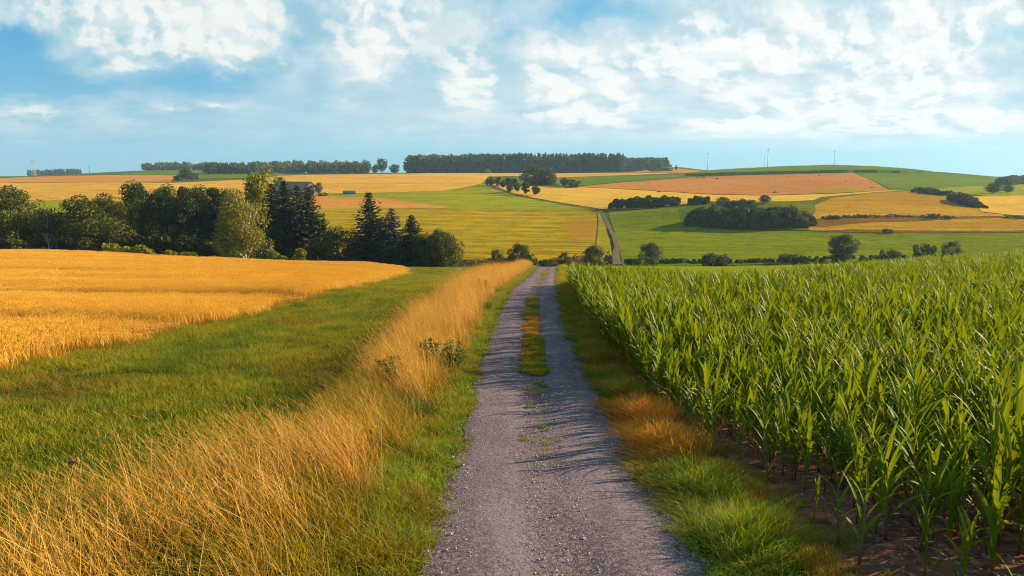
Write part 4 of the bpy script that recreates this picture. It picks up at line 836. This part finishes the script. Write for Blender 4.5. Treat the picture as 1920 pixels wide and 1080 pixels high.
# hedges: one thing each, leaves over a long uneven body
def hedge(name, pts, hts, width, mat, label, leaf=.5, dens=9.0, cat='hedge', seed=0):
    r = np.random.default_rng(seed); P = np.array(pts, float); d = np.concatenate([[0], np.cumsum(np.linalg.norm(np.diff(P, axis=0), axis=1))]); L = d[-1]
    n = int(L*dens*width**.5*np.mean(hts)**.5); t = r.uniform(0, L, n); cx = np.interp(t, d, P[:, 0]); cy = np.interp(t, d, P[:, 1]); hh = np.interp(t, d, hts)
    ncl = max(8, int(L*width*.14*(1+np.mean(hts)/6)), int(L*2.0) if np.mean(hts) < 4 else 0); tc_ = r.uniform(0, L, ncl); ac = r.uniform(0, math.pi, ncl); rc = r.uniform(.55, .92, ncl)
    hc = np.interp(tc_, d, hts); endc = np.clip(np.minimum(tc_, L-tc_)/(width*.4)+.35, 0, 1)**.5; crad = np.clip(hc*.28, .6, 2.4)*r.uniform(.7, 1.25, ncl)
    m_ = r.integers(0, ncl, n); dd = r.normal(size=(n, 3)); dd /= np.linalg.norm(dd, axis=1)[:, None]; off = dd*(crad[m_]*r.uniform(.5, 1.0, n)**.5)[:, None]
    t = np.clip(tc_[m_]+off[:, 0], 0, L); cx = np.interp(t, d, P[:, 0]); cy = np.interp(t, d, P[:, 1])
    wx_ = np.cos(ac[m_])*width/2*rc[m_]+off[:, 1]; z = np.clip(np.sin(ac[m_])**.7*(hc*.82)[m_]*rc[m_]*endc[m_]+off[:, 2]*.8, .02, None)
    ti = np.clip(np.searchsorted(d, t)-1, 0, len(P)-2); dr = P[ti+1]-P[ti]; dr /= np.linalg.norm(dr, axis=1)[:, None]
    X_ = cx-dr[:, 1]*wx_; Y_ = cy+dr[:, 0]*wx_
    o0 = np.array([P[:, 0].mean(), P[:, 1].mean(), 0]); o0[2] = float(H(o0[0], o0[1])); C = np.stack([X_, Y_, H(X_, Y_)+z+.1], 1)-o0
    g_ = Geo(); v, q_ = cards(C, dd*.7+r.normal(size=(n, 3))*.5, leaf*r.uniform(.6, 1.3, n), r, 1.3); g_.add(v, q_)
    e = link(name, None, None, o0); e.empty_display_size = .2; tag(e, label, cat); link('foliage', g_.mesh('foliage', M[mat]), e)
    s_ = Geo()
    for k_ in range(max(2, int(L/3))):
        t_ = (k_+.5)*L/max(2, int(L/3)); x_ = np.interp(t_, d, P[:, 0]); y_ = np.interp(t_, d, P[:, 1]); z_ = float(H(x_, y_)); hk = np.interp(t_, d, hts)*.7
        s_.tube(np.array([(x_, y_, z_-.1), (x_+.1, y_, z_+hk*.5), (x_-.1, y_+.1, z_+hk)])-o0, [.12, .08, .03], 5)
    link('stems', s_.mesh('stems', M['bark'], True), e); return e
hp = lambda l, ymin=200: [at(x, y, ymin) for x, y in l]
def lineat(l): return [(ray(px, 450)[0]*Y_, Y_) for px, Y_ in l]
hedge('hedge', lineat([(505,126),(560,127),(612,128)]), [4.6,4.3,4.0], 3, 'leaf_yellow', 'olive green hedge at the wheat edge below the spruce stand', .3, 120, seed=1)
hedge('hedge', lineat([(612,128),(640,129),(668,130)]), [3.4,3.0,3.2], 2.5, 'leaf_olive', 'low uneven hedge left of the tall single spruce', .3, 100, seed=2)
hedge('hedge', lineat([(185,121),(250,121),(318,122)]), [3.7,3.5,3.3], 2.5, 'leaf_yellow', 'trimmed low green hedge at the wheat edge right of the rounded tree', .3, 120, seed=3)
hedge('hedge', lineat([(318,123),(360,124),(412,124)]), [2.7,2.5,2.5], 2.0, 'leaf_yellow', 'row of low yellowish shrubs at the wheat edge before the dark pines', .3, 90, seed=4)
hedge('hedge', lineat([(120,150),(200,151),(320,152),(430,150)]), [7,8,8,6], 4, 'leaf_dark', 'dark undergrowth filling the foot of the dark pine group', .5, 90, seed=15)
hedge('hedge', hp([(1145,391),(1180,390.5),(1230,388),(1275,385)]), [6,7.5,7,5.5], 8, 'leaf_dark', 'long dark hedge beside the bend of the far track', .7, 70, seed=5)
hedge('hedge', hp([(1290,384),(1310,383),(1330,382)]), [5,6,5], 7, 'leaf_dark', 'short dark hedge right of the long hedge', .7, 70, seed=6)
hedge('thicket', hp([(1295,419),(1340,423),(1400,425),(1460,424.5),(1500,423)]), [8,10,9.5,10.5,9], 15, 'leaf_dark', 'large dark thicket below the green hillock', .7, 110, 'thicket', seed=7)
hedge('thicket', hp([(1500,422),(1515,421)]), [8.5,7], 12, 'leaf_olive', 'sunlit right end of the large thicket', .6, 120, 'thicket', seed=8)
hedge('hedge', hp([(1718,361),(1750,365),(1805,371)], 300), [4,4.5,3.5], 8, 'leaf_dark', 'dark hedge strip across the upper dry slope', .8, 60, seed=9)
hedge('hedge', hp([(1788,376),(1815,386),(1836,391)], 300), [6,7,3], 9, 'leaf_dark', 'dark thick hedge end on the dry slope', .8, 60, seed=10)
hedge('hedge', hp([(1535,412),(1600,409),(1700,408),(1790,410)], 250), [1.4,1.7,1.2,1.2], 4, 'leaf_orange', 'low brown scrub line along the bank of the dry slope', .6, 40, seed=11)
hedge('hedge', hp([(1880,347),(1905,344),(1960,343)], 350), [8,9,9], 14, 'leaf_mid', 'wood edge at the right border of the picture', 1.0, 50, seed=12)
hedge('hedge', hp([(1172,494),(1260,494),(1330,493.5),(1440,492),(1560,491),(1700,488),(1800,486)], 200), [1.2,1.6,1.3,1.2,2.2,2.0,1.5], 4, 'leaf_dark', 'dark reed bank along the bottom of the valley meadow', .45, 45, seed=13)
hedge('hedge', lineat([(850,215),(920,216),(1000,216),(1130,218)]), [3.4,3.6,3.0,2.8], 6, 'leaf_dark', 'dark low growth along the foot of the mown field', .45, 40, seed=14)
# ------------------------------------------------------------------ far woods
def wood(name, poly_px, n, kinds, probs, hrange, label, ymin=600, tall=1.0, seed=0, depth=None):
    """a far wood that reads as one mass: trees over a strip of ground seen at these rows"""
    r = np.random.default_rng(seed); xs = r.uniform(poly_px[0], poly_px[1], n); Yd = r.uniform(depth[0], depth[1], n)
    X_ = np.array([ray(p, 322)[0] for p in xs])*Yd; h_ = r.uniform(*hrange, n)
    P = np.stack([X_, Yd, H(X_, Yd)-.3], 1); src = []
    for kd in kinds:
        tr, cr = kindof(kd); src.append(source(kd+'_source', join_meshes(kd+'_source', [tr, cr])))
    return scatter(name, P, np.stack([np.zeros(n), np.zeros(n), r.uniform(0, 6.28, n)], 1), np.stack([h_*r.uniform(.8, 1.15, n)]*2+[h_], 1), r.choice(len(kinds), n, p=probs), src, label, 'woodland')
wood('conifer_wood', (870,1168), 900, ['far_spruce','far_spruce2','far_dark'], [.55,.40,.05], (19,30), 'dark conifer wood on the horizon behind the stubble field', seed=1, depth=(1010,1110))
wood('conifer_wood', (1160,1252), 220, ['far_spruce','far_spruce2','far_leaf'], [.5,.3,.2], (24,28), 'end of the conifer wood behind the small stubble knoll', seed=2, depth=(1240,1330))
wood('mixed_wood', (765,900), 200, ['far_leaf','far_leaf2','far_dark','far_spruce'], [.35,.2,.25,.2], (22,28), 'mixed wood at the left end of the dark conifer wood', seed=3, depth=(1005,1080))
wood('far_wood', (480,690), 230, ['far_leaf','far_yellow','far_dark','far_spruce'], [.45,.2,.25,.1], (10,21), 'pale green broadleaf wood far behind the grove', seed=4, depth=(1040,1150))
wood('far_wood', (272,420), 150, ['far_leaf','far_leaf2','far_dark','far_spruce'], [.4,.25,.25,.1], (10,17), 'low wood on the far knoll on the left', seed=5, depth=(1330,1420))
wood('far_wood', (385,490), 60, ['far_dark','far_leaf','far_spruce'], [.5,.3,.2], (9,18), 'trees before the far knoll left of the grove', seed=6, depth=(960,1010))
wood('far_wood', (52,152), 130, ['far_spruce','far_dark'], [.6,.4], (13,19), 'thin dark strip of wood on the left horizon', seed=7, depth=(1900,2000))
for (px, base, top, w_, kd, lab) in [(715,326,296,22,'ash','single taller tree between the two far woods'), (740,326,307,20,'oak2','rounded tree at the left end of the mixed wood'), (703,326,309,12,'oak2','low tree left of the single taller tree'),
        (914,325,317,12,'bush_yellow','small round pale bush before the dark wood'), (348,338,315,24,'oak2','dark tree left on the far orange field border'), (335,338,326,18,'bush','dark bush at the corner of the orange field'), (362,337,322,20,'bush','dark bush right of the tree on the orange field border'),
        (1268,320,309,4,'lolly','tiny tree right of the conifer wood end'), (1240,321.5,313,50,'bush','flat dark thicket on the small stubble knoll')]:
    tree(kd, px, 600, top, w_, lab, base=base)

# ------------------------------------------------------------------ barn
M['barn_wood'] = plain_mat('weathered planks', (.20,.115,.10), .85, (.25, .8))
M['barn_roof'] = plain_mat('dark barn roof', (.26,.15,.12), .8, (.2, .6))
M['dark_open'] = plain_mat('dark opening', (.02,.018,.018), .9)
def wedge_prism(prof, x0, x1):
    g_ = Geo(); n = len(prof); v = [(x0, a, c) for a, c in prof]+[(x1, a, c) for a, c in prof]; g_.add(v, [[i, (i+1) % n, n+(i+1) % n, n+i] for i in range(n)], [[0, i, i+1] for i in range(1, n-1)]+[[n, n+i+1, n+i] for i in range(1, n-1)]); return g_
bx, by = at(575, 366, 250); barn = link('barn', None, None, (bx, by, float(H(bx, by))-.2)); tag(barn, 'weathered brown barn with steep gable roof behind the spruce stand', 'barn'); barn.rotation_euler[2] = math.radians(-32)
hb, rb = 3.2, 9.4
link('wall', wedge_prism([(-7, 0), (7, 0), (7, hb), (0, rb-.35), (-7, hb)], -26, 5).mesh('wall', M['barn_wood']), barn)
for s_ in (-1, 1):
    link('roof', wedge_prism([(s_*7.7, hb-.55), (0, rb), (0, rb+.22), (s_*7.9, hb-.35)], -26.6, 5.6).mesh('roof', M['barn_roof']), barn)
g_ = Geo(); g_.box((5.06, 0, 1.8), (.08, 4, 3.6)); link('door', g_.mesh('door', M['dark_open']), barn)
g_ = Geo(); g_.box((5.06, 0, 6.2), (.08, 1.4, 1.3)); link('window', g_.mesh('window', M['dark_open']), barn)
# ------------------------------------------------------------------ green round-topped shelter
M['teal'] = plain_mat('green tarpaulin', (.03,.22,.17), .5, (.15, 1.2)); M['teal_dark'] = plain_mat('dark green end', (.01,.07,.06), .7)
cx_, cy_ = at(655, 364.5, 250); sh = link('shelter', None, None, (cx_, cy_, float(H(cx_, cy_))+.1)); tag(sh, 'small green round topped shelter on the field edge right of the barn', 'shelter'); sh.rotation_euler[2] = math.radians(12)
prof = [(1.6*math.cos(t), 1.3+1.3*math.sin(t)) for t in np.linspace(0, math.pi, 11)]
link('cover', wedge_prism([(1.6, 0)]+prof+[(-1.6, 0)], -4.2, 4.2).mesh('cover', M['teal']), sh)
for s_ in (-1, 1): link('end_panel', wedge_prism([(1.4, .1)]+[(a*.86, .1+c*.92) for a, c in prof]+[(-1.4, .1)], s_*4.2, s_*4.26).mesh('end_panel', M['teal_dark']), sh)
g_ = Geo()
for xx in np.linspace(-4, 4, 7): g_.tube([(xx, a*1.015, c*1.01) for a, c in [(1.6, 0)]+prof+[(-1.6, 0)]], .05, 5)
link('hoops', g_.mesh('hoops', M['teal_dark']), sh)
# ------------------------------------------------------------------ wind turbines
M['turbine'] = plain_mat('painted steel', (.35,.48,.55), .5, (.04, .1))
def blade_geo(L):
    g_ = Geo(); t = np.linspace(0, 1, 9); ch = np.interp(t, [0, .06, .2, 1], [1.2, 1.4, 2.1, .35])*L/30; v = []
    for a, c in zip(t, ch): v += [(-c*.35, -.12*c, a*L), (c*.65, 0, a*L), (-c*.1, .14*c, a*L)]
    g_.add(v, [[3*i+j, 3*i+(j+1) % 3, 3*i+3+(j+1) % 3, 3*i+3+j] for i in range(8) for j in range(3)], [[0, 2, 1], [24, 25, 26]]); return g_
tow = Geo(); tow.tube([(0, 0, -30), (0, 0, 40), (0, 0, 98)], [2.6, 2.1, 1.5], 14); TOW = tow.mesh('tower', M['turbine'], True)
nac = Geo(); nac.tube([(0, -5, 100), (0, -3, 100), (0, 5, 100.2), (0, 7.5, 100)], [1.6, 2.1, 2.1, 1.2], 10); NAC = nac.mesh('nacelle', M['turbine'], True)
hub = Geo(); hub.tube([(0, -5, 0), (0, -6.2, 0), (0, -8, 0)], [1.5, 1.6, .3], 10); HUB = hub.mesh('hub', M['turbine'], True); BL = blade_geo(27).mesh('blade', M['turbine'], True)
for (px, hubpy, Y_, ph, lab) in [(1328, 288, 3650, .06, 'leftmost wind turbine, alone above the low field horizon'), (1434.5, 293, 4300, .1, 'smaller wind turbine of the close pair on the horizon'), (1441, 281, 3300, .04, 'tallest wind turbine, right one of the close pair'), (1566, 285, 3500, .08, 'rightmost wind turbine above the green hilltop')]:
    u, s_ = ray(px, hubpy); e = link('wind_turbine', None, None, (u*Y_, Y_, E+s_*Y_-100)); e.rotation_euler[2] = math.radians(38); e.empty_display_size = 1
    tag(e, lab, 'wind turbine', 'wind turbines on the horizon'); link('tower', TOW, e); link('nacelle', NAC, e); h_ = link('hub', HUB, e, (0, 0, 100))
    for k_ in range(3):
        bl = link('blade', BL, h_, (0, -6.4, 0)); bl.rotation_euler[1] = ph+k_*2*math.pi/3
# ------------------------------------------------------------------ lattice pylon and pole at the far left
M['steel'] = plain_mat('galvanised steel', (.42,.46,.48), .5, (.05, .2))
u, s_ = ray(61, 298); Y_ = 1250; gz = float(H(u*Y_, Y_)); hp_ = E+s_*Y_-gz; py_ = link('power_pylon', None, None, (u*Y_, Y_, gz)); tag(py_, 'faint grey lattice power pylon at the far left', 'pylon')
g_ = Geo(); wz = lambda z: 2.6*(1-z/hp_)**1.1+.45
zs = np.linspace(0, hp_, 10)
for sx, sy in ((1, 1), (1, -1), (-1, 1), (-1, -1)): g_.tube([(sx*wz(z), sy*wz(z), z) for z in zs], .16, 4)
for i in range(9):
    for f_ in range(4):
        (ax, ay), (cx2, cy2) = [((1, 1), (1, -1)), ((1, -1), (-1, -1)), ((-1, -1), (-1, 1)), ((-1, 1), (1, 1))][f_]; a, c = wz(zs[i]), wz(zs[i+1]); g_.tube([(ax*a, ay*a, zs[i]), (cx2*c, cy2*c, zs[i+1])], .09, 4); g_.tube([(cx2*a, cy2*a, zs[i]), (ax*c, ay*c, zs[i+1])], .09, 4)
link('lattice', g_.mesh('lattice', M['steel']), py_)
for zf, wl in ((.72, 6.5), (.86, 5)):
    g_ = Geo(); z = hp_*zf; g_.tube([(-wl, 0, z), (0, 0, z+1.0), (wl, 0, z)], .16, 4); g_.tube([(-wl, 0, z), (wl, 0, z)], .14, 4); link('crossarm', g_.mesh('crossarm', M['steel']), py_)
u, s_ = ray(167, 311); Y_ = 1500; gz = float(H(u*Y_, Y_)); g_ = Geo(); hh_ = E+s_*Y_-gz; g_.tube([(0, 0, 0), (0, 0, hh_)], [.45, .3], 6); g_.box((0, 0, hh_*.93), (4, .4, .4)); o = link('utility_pole', g_.mesh('utility_pole', M['bark']), None, (u*Y_, Y_, gz)); tag(o, 'thin dark pole on the left horizon right of the wood strip', 'pole')
# ------------------------------------------------------------------ brown heaps on the ploughed field
M['straw'] = plain_mat('brown straw', (.16,.07,.035), .95, (.2, 3))
def heap(seed):
    r = np.random.default_rng(seed); g_ = Geo(); rings = []
    for k_, (rr_, z) in enumerate([(1.0, 0), (.92, .3), (.65, .62), (.3, .8), (.02, .86)]):
        th = np.arange(10)*2*math.pi/10; j = r.uniform(.8, 1.15, 10); rings.append(np.stack([np.cos(th)*rr_*j, np.sin(th)*rr_*j, np.full(10, z)*r.uniform(.9, 1.1, 10)], 1))
    g_.add(np.concatenate(rings), [[k_*10+i, k_*10+(i+1) % 10, k_*10+10+(i+1) % 10, k_*10+10+i] for k_ in range(4) for i in range(10)]); return g_.mesh('heap', M['straw'])
HP = [heap(i) for i in range(3)]
for i, (px, py, s_, lab) in enumerate([(1308,334,1.1,'small brown heap at the upper left of the ploughed field'), (1316,333.6,1.3,'larger brown heap in the close group on the ploughed field'), (1321,333.8,1.0,'right heap of the close group on the ploughed field'), (1345,336,1.3,'flat brown heap right of the close group'), (1235,361,1.2,'brown heap at the lower left border of the ploughed field'), (1215,343.5,.8,'tiny dark heap on the pale border above the ploughed field'),
      (1478,331,.8,'tiny heap on the upper middle of the ploughed field'), (1536,330,.8,'tiny heap on the upper right of the ploughed field'), (1564,325.5,1.2,'pale heap right on the top border of the ploughed field'), (1453,362,1.3,'brown heap at the lower middle border of the ploughed field'), (1585,342,.8,'tiny heap in the right part of the ploughed field'), (1635,352.5,1.0,'small heap near the right corner of the ploughed field')]):
    x, y = at(px, py, 350); o = link('soil_heap', HP[i % 3], None, (x, y, float(H(x, y))+.25)); o.scale = (s_*1.3, s_, s_); tag(o, lab, 'heap', 'heaps on the ploughed field')
# ------------------------------------------------------------------ weeds and a dry teasel in the left verge
def weed(seed, h=1.0, n=420, mat='weed'):
    r = np.random.default_rng(seed); st = Geo(); P, D = [], []
    for k_ in range(9):
        a = r.uniform(0, 6.28); ln = r.uniform(.12, .4); tp = np.array([math.cos(a)*ln, math.sin(a)*ln, r.uniform(.65, 1.0)])*[1, 1, h]; mid = tp*[.35, .35, .55]; st.tube([(0, 0, 0), mid, tp], [.009, .006, .003], 5)
        t = r.uniform(.35, 1, n//9)[:, None]; c = (mid*2*(1-t)*t+tp*t*t); P.append(c+r.normal(0, .035, c.shape)); D.append(np.stack([np.cos(r.uniform(0, 6.28, len(c))), np.sin(r.uniform(0, 6.28, len(c))), r.uniform(-.2, .7, len(c))], 1))
    g_ = Geo(); P = np.concatenate(P); v, q_ = cards(P, np.concatenate(D), r.uniform(.02, .042, len(P)), r, 1.9); g_.add(v, q_)
    return st.mesh('stems', M['grass']), g_.mesh('leaves', M[mat])
for i, (px, py, s_, lab) in enumerate([(812,705,1.15,'dark leafy weed sticking out of the golden verge grass'), (850,712,1.0,'right one of the two dark leafy weeds by the gravel'), (740,742,1.05,'bushy dark weed in the middle of the golden verge'),
      (945,524,1.0,'green weed in the far golden grass near the crest'), (905,560,1.1,'dull weed in the golden grass below the crest')]):
    x, y = at(px, py); w_ = weed(300+i, 1.0, 1100, 'weed' if i < 3 else 'leaf_yellow'); e = link('weed', None, None, (x, y, float(H(x, y)))); e.scale = (s_, s_, s_); tag(e, lab, 'weed', 'weeds in the left verge'); link('stems', w_[0], e); link('leaves', w_[1], e)
x, y = at(152, 960); ts = link('dry_thistle', None, None, (x, y, float(H(x, y)))); tag(ts, 'dry brown thistle with two seed heads above the lower left grass', 'thistle')
g_ = Geo(); g_.tube([(0, 0, 0), (-.03, 0, .35), (-.05, 0, .62)], [.007, .005, .004], 5); g_.tube([(-.035, 0, .42), (.02, 0, .55), (.03, 0, .66)], [.004, .004, .003], 5); link('stem', g_.mesh('stem', M['teasel']), ts)
for (a, z, r_) in ((-.05, .62, .035), (.03, .655, .026)):
    g_ = Geo(); g_.tube([(a, 0, z-.01), (a, 0, z+.01), (a, 0, z+.04), (a, 0, z+.075), (a, 0, z+.09)], [.008, r_*.9, r_, r_*.6, .004], 9)
    k_ = 60; th = rng.uniform(0, 6.28, k_); zz = z+rng.uniform(0, .08, k_); C = np.stack([a+np.cos(th)*r_*.9, np.sin(th)*r_*.9, zz], 1); v, q_ = cards(C, np.stack([np.cos(th), np.sin(th), np.full(k_, .5)], 1), np.full(k_, .012), rng, 3.0); g_.add(v, q_)
    link('seed_head', g_.mesh('seed_head', M['teasel']), ts)
# ------------------------------------------------------------------ haze
m, nb = new_mat('haze'); pv = nb.new('ShaderNodeVolumePrincipled'); pv.inputs['Density'].default_value = 9e-5; pv.inputs['Color'].default_value = (.55, .80, 1.0, 1); pv.inputs['Anisotropy'].default_value = .2
o_ = nb.new('ShaderNodeOutputMaterial'); nb.l.new(pv.outputs[0], o_.inputs[1])
zl = float(ZZ.min())-1; g_ = Geo(); g_.box((0, 2330, (170+zl)/2), (15200, 4900, 170-zl)); tag(link('haze', g_.mesh('haze', m)), 'thin blue haze over the far fields', 'haze', kind='stuff')
